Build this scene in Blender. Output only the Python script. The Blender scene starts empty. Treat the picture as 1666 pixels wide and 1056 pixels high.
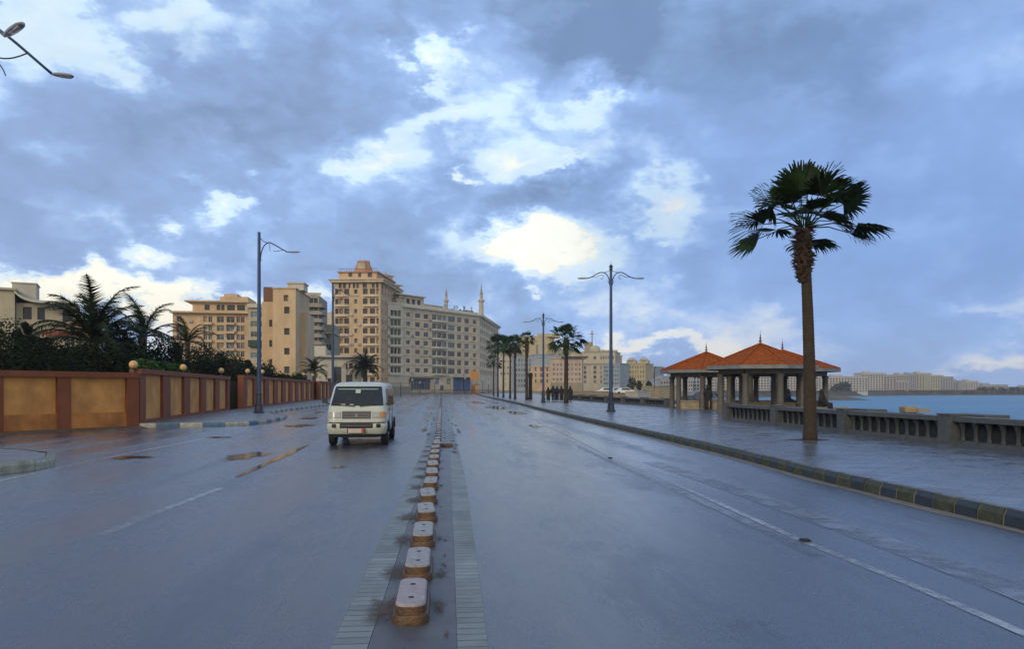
import bpy, math, random
from mathutils import Vector, Matrix
R = math.radians
PI = math.pi
rnd = random.Random(7)
scene = bpy.context.scene
# ------------------------------------------------------------------ camera
F, CX, HY, H = 1250.0, 833.0, 632.0, 1.65     # focal length in photo pixels, centre column, horizon row, eye height
YAW = math.atan(115 / 1250)
SN, CS = math.sin(YAW), math.cos(YAW)
cam_d = bpy.data.cameras.new('camera')
cam = bpy.data.objects.new('camera', cam_d)
scene.collection.objects.link(cam)
cam.location = (0, 0, H)
cam.rotation_euler = (R(90), 0, -YAW)
cam_d.sensor_width = 36
cam_d.lens = 36 * F / 1666
cam_d.shift_y = (HY - 528) / 1666
cam_d.clip_start = 0.1
cam_d.clip_end = 12000
scene.camera = cam
scene.view_settings.view_transform = 'Standard'
scene.view_settings.look = 'None'
scene.view_settings.gamma = 1
scene.view_settings.exposure = 0.18
scene.render.resolution_x, scene.render.resolution_y = 1024, 650

# ------------------------------------------------------------------ sun
HAZE = 0.00020
SUN_AZ, SUN_EL = R(214), R(24)        # azimuth clockwise from +Y: behind the viewer, a little to the left
sl = bpy.data.lights.new('sun', 'SUN')
sl.energy = 1.3
sl.angle = R(16)
sl.color = (1.0, 0.82, 0.60)
so = bpy.data.objects.new('sun', sl)
scene.collection.objects.link(so)
sd = Vector((math.sin(SUN_AZ) * math.cos(SUN_EL), math.cos(SUN_AZ) * math.cos(SUN_EL), math.sin(SUN_EL)))
so.rotation_euler = sd.to_track_quat('Z', 'Y').to_euler()
so.location = (0, 0, 60)

# ------------------------------------------------------------------ node helper
class NT:
    def __init__(s, tree):
        s.t = tree; s.n = tree.nodes; s.l = tree.links
    def node(s, typ, **kw):
        n = s.n.new(typ)
        for k, v in kw.items(): setattr(n, k, v)
        return n
    def put(s, sock, v):
        if hasattr(v, 'is_output') or isinstance(v, bpy.types.NodeSocket): s.l.new(v, sock)
        else: sock.default_value = v
    def m(s, op, a, b=0.0, c=0.0, clamp=False):
        n = s.node('ShaderNodeMath', operation=op, use_clamp=clamp)
        s.put(n.inputs[0], a); s.put(n.inputs[1], b)
        if op in ('MULTIPLY_ADD', 'SMOOTH_MIN', 'WRAP'): s.put(n.inputs[2], c)
        return n.outputs[0]
    def vm(s, op, a, b=(0, 0, 0)):
        n = s.node('ShaderNodeVectorMath', operation=op)
        s.put(n.inputs[0], a)
        if op == 'SCALE': s.put(n.inputs[3], b)
        else: s.put(n.inputs[1], b)
        return n.outputs[0]
    def noise(s, vec, scale, detail=4, rough=.55, dist=0.0):
        n = s.node('ShaderNodeTexNoise')
        if vec is not None: s.put(n.inputs['Vector'], vec)
        n.inputs['Scale'].default_value = scale; n.inputs['Detail'].default_value = detail
        n.inputs['Roughness'].default_value = rough; n.inputs['Distortion'].default_value = dist
        return n
    def ramp(s, fac, stops, interp='LINEAR'):
        n = s.node('ShaderNodeValToRGB'); n.color_ramp.interpolation = interp
        e = n.color_ramp.elements
        while len(e) < len(stops): e.new(0.5)
        for i, (p, c) in enumerate(stops):
            e[i].position = p
            e[i].color = (c, c, c, 1) if isinstance(c, (int, float)) else (*c, 1)
        s.put(n.inputs[0], fac)
        return n.outputs[0]
    def mix(s, f, a, b, blend='MIX'):
        n = s.node('ShaderNodeMix', data_type='RGBA', blend_type=blend)
        s.put(n.inputs[0], f)
        for k, v in ((6, a), (7, b)):
            s.put(n.inputs[k], (*v, 1) if isinstance(v, tuple) and len(v) == 3 else v)
        return n.outputs[2]
    def mapping(s, vec, scale=(1, 1, 1), rot=(0, 0, 0), loc=(0, 0, 0)):
        n = s.node('ShaderNodeMapping'); s.put(n.inputs[0], vec)
        n.inputs['Scale'].default_value = scale; n.inputs['Rotation'].default_value = rot; n.inputs['Location'].default_value = loc
        return n.outputs[0]
def lin(r, g, b):
    f = lambda c: ((c / 255) / 12.92) if c / 255 <= .04045 else (((c / 255) + .055) / 1.055) ** 2.4
    return (f(r), f(g), f(b))

# ------------------------------------------------------------------ world: blue sky behind broken cloud
w = bpy.data.worlds.new("World")
scene.world = w
w.use_nodes = True
N = NT(w.node_tree)
for n_ in list(N.n): N.n.remove(n_)
outw = N.node('ShaderNodeOutputWorld'); bg = N.node('ShaderNodeBackground')
N.l.new(bg.outputs[0], outw.inputs[0])
tc = N.node('ShaderNodeTexCoord')
dirv = N.vm('NORMALIZE', tc.outputs['Generated'])
sx = N.node('ShaderNodeSeparateXYZ'); N.l.new(dirv, sx.inputs[0])
X, Y, Z = sx.outputs
az0 = N.m('ARCTAN2', X, Y)
el0 = N.m('ARCSINE', Z)
# warp so that cloud edges billow
stretch = N.mapping(dirv, scale=(1, 1, 1.9))
w1 = N.noise(stretch, 6.0, 7, .62)
w2 = N.noise(N.vm('ADD', stretch, (5.3, 1.7, 9.1)), 6.0, 7, .62)
w3 = N.noise(N.vm('ADD', stretch, (1.3, 7.7, 2.1)), 13.0, 6, .62)
AMP = .22
az = N.m('ADD', az0, N.m('ADD', N.m('MULTIPLY', N.m('SUBTRACT', w1.outputs[0], .5), AMP), N.m('MULTIPLY', N.m('SUBTRACT', w3.outputs[0], .5), .10)))
el = N.m('ADD', el0, N.m('ADD', N.m('MULTIPLY', N.m('SUBTRACT', w2.outputs[0], .5), AMP * .7), N.m('MULTIPLY', N.m('SUBTRACT', w3.outputs[0], .5), .08)))
def azel(px, py):
    a = math.atan((px - CX) / F) + YAW
    e = math.atan((HY - py) / math.hypot(F, px - CX))
    return a, e
def blob(px, py, rx, ry, amp, tilt=0, soft=1.0):
    """a patch of sky direction; rx, ry in photo pixels turned to radians"""
    a, e = azel(px, py)
    k = 1 / F
    dx = N.m('SUBTRACT', az, a); dy = N.m('SUBTRACT', el, e)
    c, s_ = math.cos(R(tilt)), math.sin(R(tilt))
    u = N.m('MULTIPLY', N.m('ADD', N.m('MULTIPLY', dx, c), N.m('MULTIPLY', dy, s_)), 1 / (rx * k))
    v = N.m('MULTIPLY', N.m('ADD', N.m('MULTIPLY', dx, -s_), N.m('MULTIPLY', dy, c)), 1 / (ry * k))
    q = N.m('ADD', N.m('MULTIPLY', u, u), N.m('MULTIPLY', v, v))
    g = N.m('POWER', 2.718, N.m('MULTIPLY', q, -1.0 / soft))
    return N.m('MULTIPLY', g, amp)
BL = [(130, 70, 150, 75, .26, 10), (60, 20, 60, 30, .10, 0), (430, 40, 200, 40, .06, 0), (640, 240, 110, 24, .28, 32), (700, 100, 26, 40, .46, 0), (652, 120, 16, 14, .34, 0), (615, 235, 60, 16, .20, 35), (690, 190, 40, 16, .22, 30),
      (480, 285, 110, 16, .16, 22), (350, 335, 44, 20, .50, 15), (420, 322, 26, 8, .3, 0), (245, 408, 40, 18, .52, 10), (310, 290, 14, 14, .2, 0),
      (885, 396, 62, 38, .88, -25), (850, 378, 30, 14, .4, 0), (890, 465, 16, 8, .34, 0), (750, 274, 16, 8, .5, 0), (885, 262, 22, 8, .3, 0),
      (900, 210, 140, 46, .20, 6), (960, 290, 200, 120, .06, 0), (1000, 400, 120, 60, .10, 0), (1080, 330, 40, 60, .12, 20), (1020, 250, 90, 60, .20, 0), (1060, 340, 50, 70, .18, 20), (980, 150, 60, 26, .18, 0), (750, 60, 60, 30, .12, 0), (840, 250, 50, 14, .12, -10),
      (60, 440, 150, 16, .50, -4), (280, 480, 130, 15, .5, -8), (110, 475, 140, 20, .38, 0), (330, 500, 60, 20, .4, 0), (540, 490, 80, 12, .30, 0),
      (1060, 578, 110, 14, .42, 0), (860, 560, 150, 26, .12, 0), (1640, 604, 130, 16, .26, 0), (1600, 490, 80, 16, .20, 0), (1620, 60, 90, 90, .04, 0), (1500, 330, 280, 190, -.12, 0),
      (300, 200, 300, 70, -.05, 14), (110, 340, 170, 46, -.08, 6), (400, 400, 130, 30, -.03, 0), (60, 270, 110, 40, -.03, 0), (270, 85, 26, 34, -.18, 0), (1130, 55, 330, 60, -.34, -4), (1380, 130, 120, 80, -.24, -30), (1150, 190, 110, 40, -.16, -15), (1190, 250, 50, 40, -.12, 0),
      (855, 305, 75, 36, -.50, 0), (690, 345, 80, 30, -.14, 10), (780, 320, 60, 30, -.16, 0), (1020, 300, 40, 34, -.10, 0), (1200, 490, 230, 40, -.08, 0), (1450, 540, 260, 26, -.06, 0), (640, 30, 110, 40, -.10, 0), (500, 110, 90, 50, -.04, 0), (560, 340, 120, 40, -.02, 0)]
acc = None
for b in BL:
    g = blob(*b)
    acc = g if acc is None else N.m('ADD', acc, g)
flat = N.mapping(dirv, scale=(1, 1, 1.8))
nA = N.noise(flat, 3.2, 6, .60, .2)
nB = N.noise(N.vm('ADD', flat, (3.1, 4.4, 0.3)), 10.0, 5, .62, .3)
nC = N.noise(N.vm('ADD', flat, (8.1, 2.4, 6.3)), 5.0, 6, .6, .4)
tex = N.m('ADD', N.m('MULTIPLY', N.m('SUBTRACT', nA.outputs[0], .5), .62), N.m('MULTIPLY', N.m('SUBTRACT', nB.outputs[0], .5), .46))
vor = N.node('ShaderNodeTexVoronoi', feature='SMOOTH_F1'); vor.inputs['Scale'].default_value = 8.0; vor.inputs['Detail'].default_value = 1.5; vor.inputs['Roughness'].default_value = .55; vor.inputs['Smoothness'].default_value = .25
wv_ = N.node('ShaderNodeCombineXYZ'); N.l.new(az, wv_.inputs[0]); N.l.new(N.m('MULTIPLY', el, 1.4), wv_.inputs[1]); N.l.new(wv_.outputs[0], vor.inputs['Vector'])
tex = N.m('ADD', tex, N.m('MULTIPLY', N.m('SUBTRACT', .72, vor.outputs['Distance']), .55))
calm = N.ramp(N.m('ADD', az0, .0), [(.22, 1.0), (.45, .5)])       # smoother stratus over the sea
fieldv = N.m('ADD', N.m('ADD', acc, N.m('MULTIPLY', tex, calm)), .50)
cl = N.ramp(fieldv, [(0.0, lin(112, 138, 176)), (.20, lin(130, 158, 200)), (.36, lin(142, 173, 222)), (.48, lin(160, 191, 237)), (.57, lin(182, 210, 245)), (.64, lin(204, 229, 250)), (.80, lin(216, 236, 250)), (.93, lin(250, 249, 232)), (1.0, lin(255, 255, 242))])
cl = N.vm('SCALE', cl, N.ramp(nC.outputs[0], [(.3, .90), (.5, 1.01), (.70, 1.12)]))
# greyer cloud towards the left
greyf = N.m('MULTIPLY', N.ramp(N.m('ADD', az0, .6), [(.0, .5), (.75, .05)]), N.ramp(fieldv, [(.35, 1.0), (.6, 0.0)]))
cl = N.mix(greyf, cl, lin(146, 164, 200))
# warm pale light low on the horizon
low = N.m('POWER', 2.718, N.m('MULTIPLY', N.m('POWER', N.m('MULTIPLY', N.m('ABSOLUTE', el0), 9.5), 2.0), -1.0))
warm = N.mix(N.m('MULTIPLY', low, N.ramp(fieldv, [(.42, 0.0), (.66, .75)])), cl, lin(250, 232, 205))
# bluer, calmer cloud to the right over the sea
seaw = N.m('MULTIPLY', N.ramp(el0, [(.10, 1.0), (.42, .30)]), N.ramp(N.m('MULTIPLY', N.m('ADD', az0, .1), 1.2), [(.20, 0.0), (.75, .50)]))
warm = N.mix(N.m('MULTIPLY', seaw, N.m('SUBTRACT', 1.0, N.m('MULTIPLY', low, .6))), warm, lin(100, 140, 208))
# unseen sky behind the viewer, brightened and warmed to add light on the façades
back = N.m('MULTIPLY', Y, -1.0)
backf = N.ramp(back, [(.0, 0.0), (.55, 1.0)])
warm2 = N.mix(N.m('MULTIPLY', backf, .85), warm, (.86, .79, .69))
sky = N.node('ShaderNodeTexSky', sky_type='NISHITA')
sky.sun_disc = False; sky.sun_elevation = SUN_EL; sky.sun_rotation = SUN_AZ
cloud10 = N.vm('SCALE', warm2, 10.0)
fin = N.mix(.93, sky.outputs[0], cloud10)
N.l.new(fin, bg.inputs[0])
bg.inputs[1].default_value = 0.1
w.cycles.sampling_method = 'MANUAL'
w.cycles.sample_map_resolution = 512

# ------------------------------------------------------------------ pixel <-> place helpers (photo pixel columns and depths along the view)
def at(px, d, z=0.0):
    xc = (px - CX) / F * d
    return Vector((xc * CS + d * SN, -xc * SN + d * CS, z))
def gp(px, py, z=0.0):
    return at(px, F * (H - z) / (py - HY), z)
def zof(py, d): return H + (HY - py) / F * d

# ------------------------------------------------------------------ mesh builder
class MB:
    def __init__(s): s.v = []; s.f = []; s.m = []
    def add(s, vs, fs, mi=0):
        o = len(s.v); s.v += [tuple(p) for p in vs]
        for f in fs: s.f.append(tuple(i + o for i in f)); s.m.append(mi)
        return s
    def box(s, c, d, rz=0, mi=0, taper=1.0):
        cx, cy, cz = c; a, b, h = d[0] / 2, d[1] / 2, d[2] / 2
        co, si = math.cos(rz), math.sin(rz)
        vs = []
        for z, k in ((-h, 1), (h, taper)):
            for x, y in ((-a, -b), (a, -b), (a, b), (-a, b)):
                x *= k; y *= k
                vs.append((cx + x * co - y * si, cy + x * si + y * co, cz + z))
        return s.add(vs, [(3, 2, 1, 0), (4, 5, 6, 7), (0, 1, 5, 4), (1, 2, 6, 5), (2, 3, 7, 6), (3, 0, 4, 7)], mi)
    def prism(s, pts, z0, z1, mi=0, mi_top=None, inset=0.0):
        """pts counter-clockwise"""
        n = len(pts)
        cx = sum(p[0] for p in pts) / n; cy = sum(p[1] for p in pts) / n
        top = [(p[0] + (cx - p[0]) * inset, p[1] + (cy - p[1]) * inset) for p in pts]
        vs = [(p[0], p[1], z0) for p in pts] + [(p[0], p[1], z1) for p in top]
        s.add(vs, [(i, (i + 1) % n, n + (i + 1) % n, n + i) for i in range(n)], mi)
        s.add([(p[0], p[1], z1) for p in top], [tuple(range(n))], mi if mi_top is None else mi_top)
        s.add([(p[0], p[1], z0) for p in pts], [tuple(reversed(range(n)))], mi)
        return s
    def tube(s, path, rad, n=8, mi=0, flat=1.0, caps=True):
        path = [Vector(p) for p in path]
        if not isinstance(rad, (list, tuple)): rad = [rad] * len(path)
        vs = []; up = Vector((0, 0, 1))
        t0 = (path[1] - path[0]).normalized()
        a = t0.cross(up)
        if a.length < .05: a = t0.cross(Vector((0, 1, 0)))
        a.normalize()
        for i, p in enumerate(path):
            t = (path[min(i + 1, len(path) - 1)] - path[max(i - 1, 0)]).normalized()
            a = (a - t * a.dot(t)).normalized(); b = t.cross(a)
            for k in range(n):
                an = 2 * PI * k / n
                vs.append(p + (a * math.cos(an) + b * math.sin(an) * flat) * rad[i])
        fs = []
        for i in range(len(path) - 1):
            for k in range(n):
                fs.append((i * n + k, i * n + (k + 1) % n, (i + 1) * n + (k + 1) % n, (i + 1) * n + k))
        if caps:
            fs.append(tuple(reversed(range(n)))); fs.append(tuple(range((len(path) - 1) * n, len(path) * n)))
        return s.add(vs, fs, mi)
    def lathe(s, prof, c=(0, 0, 0), n=16, mi=0, rot=0.0):
        vs = []
        for r, z in prof:
            for k in range(n):
                a = 2 * PI * k / n + rot
                vs.append((c[0] + r * math.cos(a), c[1] + r * math.sin(a), c[2] + z))
        fs = []
        for i in range(len(prof) - 1):
            for k in range(n):
                fs.append((i * n + k, i * n + (k + 1) % n, (i + 1) * n + (k + 1) % n, (i + 1) * n + k))
        fs.append(tuple(reversed(range(n)))); fs.append(tuple(range((len(prof) - 1) * n, len(prof) * n)))
        return s.add(vs, fs, mi)
    def ball(s, c, r, n=12, mi=0, sz=1.0):
        return s.lathe([(max(.001, r * math.sin(PI * i / (n // 2 + 2))), -r * sz * math.cos(PI * i / (n // 2 + 2))) for i in range(n // 2 + 3)], c, n, mi)
    def build(s, name, mats, parent=None, smooth=False):
        me = bpy.data.meshes.new(name)
        me.from_pydata(s.v, [], s.f)
        if not isinstance(mats, (list, tuple)): mats = [mats]
        for m_ in mats: me.materials.append(m_)
        if len(mats) > 1: me.polygons.foreach_set('material_index', s.m)
        if smooth is True: me.polygons.foreach_set('use_smooth', [True] * len(me.polygons))
        me.update()
        if smooth == 'auto':
            me.polygons.foreach_set('use_smooth', [True] * len(me.polygons))
            me.set_sharp_from_angle(angle=R(35))
        return link(name, me, parent)
def link(name, me, parent=None):
    o = bpy.data.objects.new(name, me)
    scene.collection.objects.link(o)
    if parent: o.parent = parent
    return o
def tag(o, label=None, cat=None, group=None, kind=None):
    for k, v in (('label', label), ('category', cat), ('group', group), ('kind', kind)):
        if v: o[k] = v
    return o
def thing(name, label, cat, loc=(0, 0, 0), rz=0, group=None):
    o = bpy.data.objects.new(name, None); scene.collection.objects.link(o)
    o.empty_display_size = .3
    o.location = loc; o.rotation_euler = (0, 0, rz)
    return tag(o, label, cat, group)
KIDS = {}
def children(o):
    return [c for c in bpy.data.objects if c.parent == o]
def dup(root, loc, rz=0, label=None, group=None, scale=None, kids=None):
    r = root.copy(); scene.collection.objects.link(r)
    r.location = loc; r.rotation_euler = (0, 0, rz)
    if scale: r.scale = (scale,) * 3 if isinstance(scale, (int, float)) else scale
    if label: r['label'] = label
    if group: r['group'] = group
    for ch in (kids if kids is not None else children(root)):
        c = ch.copy(); scene.collection.objects.link(c); c.parent = r
        for g in children(ch):
            d = g.copy(); scene.collection.objects.link(d); d.parent = c
    return r

# ------------------------------------------------------------------ materials
def mat(name, col, rough=.7, var=.15, vscale=3.0, bump=0.0, bscale=40.0, metal=0.0, stain=0.0, coat=0.0, spec=.5, col2=None, coord='Object', twoside=False, streak=(1, 1, .18)):
    m_ = bpy.data.materials.new(name); m_.use_nodes = True
    n = NT(m_.node_tree); p = n.n['Principled BSDF']
    t = n.node('ShaderNodeTexCoord').outputs[coord]
    base = n.noise(t, vscale, 5, .6)
    c2 = col2 if col2 else tuple(c * (1 - var * 1.4) for c in col)
    c1 = tuple(min(1, c * (1 + var * .5)) for c in col)
    c = n.mix(n.ramp(base.outputs[0], [(.3, 0.0), (.7, 1.0)]), c2, c1)
    if stain > 0:
        st = n.noise(n.mapping(t, scale=streak), vscale * 1.7, 6, .65)
        c = n.mix(n.ramp(st.outputs[0], [(.45, 0.0), (.75, stain)]), c, tuple(x * .42 for x in col))
    n.l.new(c, p.inputs['Base Color'])
    p.inputs['Metallic'].default_value = metal
    p.inputs['Specular IOR Level'].default_value = spec
    rr = n.m('ADD', rough - .08, n.m('MULTIPLY', n.noise(t, vscale * 2.3, 3).outputs[0], .16), clamp=True)
    n.l.new(rr, p.inputs['Roughness'])
    if coat: p.inputs['Coat Weight'].default_value = coat; p.inputs['Coat Roughness'].default_value = .08
    if bump:
        b = n.node('ShaderNodeBump'); b.inputs['Strength'].default_value = bump; b.inputs['Distance'].default_value = .02
        n.l.new(n.noise(t, bscale, 4, .6).outputs[0], b.inputs['Height']); n.l.new(b.outputs[0], p.inputs['Normal'])
    return m_
def glassmat(name, col, rough=.08):
    m_ = bpy.data.materials.new(name); m_.use_nodes = True
    n = NT(m_.node_tree); p = n.n['Principled BSDF']
    oi = n.node('ShaderNodeObjectInfo')
    t = n.node('ShaderNodeTexCoord').outputs['Object']
    no = n.noise(n.vm('ADD', t, n.vm('SCALE', oi.outputs['Location'], .7)), 1.1, 3)
    c = n.mix(n.ramp(n.m('ADD', n.m('MULTIPLY', oi.outputs['Random'], .6), n.m('MULTIPLY', no.outputs[0], .4)), [(.2, 0.0), (.8, 1.0)]), tuple(x * .35 for x in col), tuple(x * 1.5 for x in col))
    n.l.new(c, p.inputs['Base Color'])
    p.inputs['Roughness'].default_value = rough
    return m_

def asphalt():
    m_ = bpy.data.materials.new('wet_asphalt'); m_.use_nodes = True
    n = NT(m_.node_tree); p = n.n['Principled BSDF']
    t = n.node('ShaderNodeTexCoord').outputs['Object']
    fine = n.noise(t, 60, 5, .8)
    grit = n.noise(t, 260, 2, .6)
    big = n.noise(n.mapping(t, scale=(1, .22, 1)), .55, 6, .6)
    lanes = n.noise(n.mapping(t, scale=(1, .02, 1)), 1.3, 4, .6)
    mid = n.noise(n.mapping(t, scale=(1, .35, 1)), 2.2, 6, .65, .4)
    c = n.mix(fine.outputs[0], (.007, .012, .022), (.036, .048, .080))
    c = n.mix(n.ramp(big.outputs[0], [(.4, 0.0), (.7, .5)]), c, (.038, .052, .084))
    spk = n.noise(t, 170, 1, .5)
    c = n.mix(n.ramp(spk.outputs[0], [(.60, 0.0), (.68, .8)]), c, (.26, .27, .28))        # pale aggregate
    vor = n.node('ShaderNodeTexVoronoi', feature='DISTANCE_TO_EDGE'); vor.inputs['Scale'].default_value = .16
    n.l.new(n.vm('ADD', n.mapping(t, scale=(1, .6, 1)), n.vm('SCALE', mid.outputs['Color'], 1.6)), vor.inputs['Vector'])
    crack = n.m('MULTIPLY', n.ramp(vor.outputs['Distance'], [(.0, 1.0), (.0045, 0.0)]), n.ramp(big.outputs[0], [(.48, 0.0), (.56, 1.0)]))
    c = n.mix(crack, c, (.006, .006, .007))
    n.l.new(c, p.inputs['Base Color'])
    sx_ = n.node('ShaderNodeSeparateXYZ'); n.l.new(t, sx_.inputs[0])
    track = n.m('MULTIPLY', n.m('ADD', n.m('SINE', n.m('ADD', n.m('MULTIPLY', sx_.outputs[0], 3.6), n.m('MULTIPLY', big.outputs[0], 2.5))), 1.0), .05)     # wheel paths polished by traffic
    wet = n.m('ADD', n.m('MULTIPLY', big.outputs[0], .42), n.m('ADD', n.m('MULTIPLY', mid.outputs[0], .34), n.m('MULTIPLY', lanes.outputs[0], .30)))
    wet = n.m('SUBTRACT', n.m('ADD', wet, track), .05)
    ro = n.ramp(wet, [(.42, .09), (.50, .16), (.56, .22), (.66, .36)])
    n.l.new(n.m('ADD', ro, n.m('MULTIPLY', n.ramp(fine.outputs[0], [(.4, 0.0), (.65, 1.0)]), .14)), p.inputs['Roughness'])
    p.inputs['Specular IOR Level'].default_value = 1.0
    n.l.new(n.ramp(wet, [(.42, .78), (.62, .36)]), p.inputs['Coat Weight']); n.l.new(n.m('ADD', n.m('MULTIPLY', ro, .75), .085), p.inputs['Coat Roughness'])      # film of rain water
    b = n.node('ShaderNodeBump'); b.inputs['Strength'].default_value = .42; b.inputs['Distance'].default_value = .006
    hh = n.m('ADD', n.m('SUBTRACT', grit.outputs[0], crack), n.m('MULTIPLY', fine.outputs[0], .8))
    n.l.new(hh, b.inputs['Height']); n.l.new(b.outputs[0], p.inputs['Coat Normal'])
    b2 = n.node('ShaderNodeBump'); b2.inputs['Strength'].default_value = .06; b2.inputs['Distance'].default_value = .05
    n.l.new(mid.outputs[0], b2.inputs['Height']); n.l.new(b.outputs[0], b2.inputs['Normal'])
    n.l.new(b2.outputs[0], p.inputs['Normal'])
    return m_
def paving(name, c1, c2, bw, bh, rough=(.22, .5), mortar=(.07, .07, .07), ms=.012, rz=0.0, offs=.5):
    m_ = bpy.data.materials.new(name); m_.use_nodes = True
    n = NT(m_.node_tree); p = n.n['Principled BSDF']
    t = n.node('ShaderNodeTexCoord').outputs['Object']
    tm = n.mapping(t, rot=(0, 0, rz))
    br = n.node('ShaderNodeTexBrick'); n.l.new(tm, br.inputs[0])
    br.offset = offs
    br.inputs['Color1'].default_value = (*c1, 1); br.inputs['Color2'].default_value = (*c2, 1); br.inputs['Mortar'].default_value = (*mortar, 1)
    br.inputs['Scale'].default_value = 1; br.inputs['Mortar Size'].default_value = ms
    br.inputs['Brick Width'].default_value = bw; br.inputs['Row Height'].default_value = bh
    big = n.noise(t, .8, 6, .65)
    c = n.mix(n.ramp(big.outputs[0], [(.35, 0.0), (.7, .55)]), br.outputs[0], tuple(x * .5 for x in c2))
    n.l.new(c, p.inputs['Base Color'])
    wn = n.noise(t, 1.7, 6, .65)
    n.l.new(n.ramp(wn.outputs[0], [(.35, rough[0]), (.65, rough[1])]), p.inputs['Roughness'])
    b = n.node('ShaderNodeBump'); b.inputs['Strength'].default_value = .4; b.inputs['Distance'].default_value = .012
    n.l.new(n.m('ADD', n.m('MULTIPLY', br.outputs['Fac'], -1.0), n.m('MULTIPLY', n.noise(t, 25, 4).outputs[0], .6)), b.inputs['Height'])
    n.l.new(b.outputs[0], p.inputs['Normal'])
    return m_
def paint_line(name, col, wear, sc=6):
    """worn road paint: wear lets the asphalt colour through"""
    m_ = bpy.data.materials.new(name); m_.use_nodes = True
    n = NT(m_.node_tree); p = n.n['Principled BSDF']
    t = n.node('ShaderNodeTexCoord').outputs['Object']
    a = n.noise(t, sc, 8, .75); b = n.noise(n.mapping(t, scale=(1, .15, 1)), 1.1, 3)
    f = n.ramp(n.m('ADD', n.m('MULTIPLY', a.outputs[0], .6), n.m('MULTIPLY', b.outputs[0], .4)), [(wear - .09, 1.0), (wear + .09, 0.0)])
    p.inputs['Base Color'].default_value = (*col, 1)
    n.l.new(n.m('SUBTRACT', 1.0, f), p.inputs['Alpha'])
    p.inputs['Roughness'].default_value = .32; p.inputs['Specular IOR Level'].default_value = .6
    return m_

M = {}
M['asphalt'] = asphalt()
M['line'] = paint_line('worn_lane_paint', (.29, .32, .35), .475)
M['line_faint'] = paint_line('very_worn_lane_paint', (.13, .15, .18), .47, 2.2)
M['edge_sand'] = mat('gutter_sand', (.17, .15, .12), .55, .3, 4, .3, 60)
M['prom'] = paving('promenade_paving', (.12, .135, .15), (.085, .10, .12), .42, .42, (.15, .42), (.06, .065, .07), .012, R(45), 0.0)
M['pave_left'] = paving('left_pavement_paving', (.16, .165, .17), (.12, .125, .135), .3, .3, (.25, .5))
M['median_paver'] = paving('median_edge_pavers', (.20, .23, .22), (.13, .155, .15), 3.1, .125, (.35, .6), (.06, .065, .06), .010, 0, 0.0)
M['median'] = mat('median_asphalt', (.075, .08, .09), .3, .25, 3, .4, 120)
M['ground'] = mat('sandy_ground', (.20, .17, .13), .85, .3, .2, .3, 5)
M['seawall'] = mat('seawall_concrete', (.12, .11, .09), .8, .3, 1, .4, 8)
M['kerb_a'] = mat('kerb_paint_dark_blue', (.022, .032, .042), .5, .3, 8, .5, 30, stain=.3)
M['kerb_b'] = mat('kerb_moss_yellow', (.050, .058, .026), .6, .45, 8, .5, 30, stain=.6)
M['kerb_top'] = mat('kerb_top_edge', (.12, .12, .095), .5, .3, 6, .4, 30)
M['kerb_white'] = mat('kerb_paint_white', (.36, .37, .28), .55, .3, 5, .4, 25, stain=.7)
M['kerb_blue'] = mat('kerb_paint_blue', (.06, .13, .20), .5, .3, 6, .4, 25, stain=.4)
M['joint'] = mat('kerb_joint_mortar', (.19, .18, .14), .7, .3, 6)
M['puddle'] = mat('puddle_water', (.035, .038, .045), .09, .2, 3, 0)
M['puddle_brown'] = mat('muddy_puddle_water', (.050, .034, .022), .10, .3, 3, 0)
M['dirt'] = mat('wet_sand', (.085, .052, .028), .6, .35, 9, .5, 80)
M['blk_side'] = mat('rusty_block_side', (.10, .048, .014), .45, .5, 9, .5, 50, stain=.7, col2=(.028, .018, .012))
M['blk_top'] = mat('worn_white_block_top', (.30, .30, .29), .42, .3, 14, .35, 60, stain=.75, streak=(1, 1, 1))
M['blk_top_pink'] = mat('pinkish_worn_block_top', (.31, .27, .27), .42, .22, 12, .35, 60, stain=.45, streak=(1, 1, 1))
M['black'] = mat('dark_hole', (.01, .009, .008), .8, .1)
M['lamp_blue'] = mat('blue_painted_steel', (.020, .060, .14), .4, .25, 3, stain=.2)
M['lamp_dark'] = mat('dark_blue_cast_iron', (.018, .026, .055), .4, .25, 5)
M['lamp_head'] = mat('grey_lamp_housing', (.30, .32, .34), .35, .1)
M['lamp_glass'] = mat('lamp_glass', (.45, .47, .47), .2, .05)
M['terra'] = mat('red_brown_brick', (.21, .062, .020), .75, .2, 1.5, .3, 25, stain=.35)
M['ochre'] = mat('ochre_render', (.60, .29, .075), .8, .25, 1.2, .35, 25, stain=.45)
M['ochre_low'] = mat('orange_render_plinth', (.50, .20, .045), .8, .3, 1.4, .4, 25, stain=.6)
M['globe'] = mat('yellowed_globe', (.62, .40, .14), .3, .1)
M['granite'] = mat('dark_granite', (.034, .044, .046), .55, .3, 6, .5, 45, stain=.4)
M['granite2'] = mat('mid_granite', (.082, .092, .092), .5, .25, 7, .5, 50, stain=.35)
M['granite_dark'] = mat('dark_backing_stone', (.020, .026, .03), .7, .3, 5, .4, 40)  # darkest stone tone, for the solid panels behind the balusters
M['column'] = mat('grey_beige_column_stone', (.11, .10, .085), .7, .2, 4, .35, 30, stain=.4)
M['fascia'] = mat('grey_fascia', (.17, .18, .175), .6, .2, 3)
M['tile'] = mat('orange_clay_tile', (.30, .075, .013), .9, .35, 5, .6, 28, stain=.35)
M['stone_tan'] = mat('tan_stone', (.30, .25, .16), .8, .25, 2, .4, 20, stain=.4)
M['stone_pale'] = mat('pale_stone', (.44, .42, .35), .8, .2, 2, .4, 20, stain=.3)
M['trunk'] = mat('palm_trunk_bark', (.040, .028, .015), .85, .3, 6, .8, 35)
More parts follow.
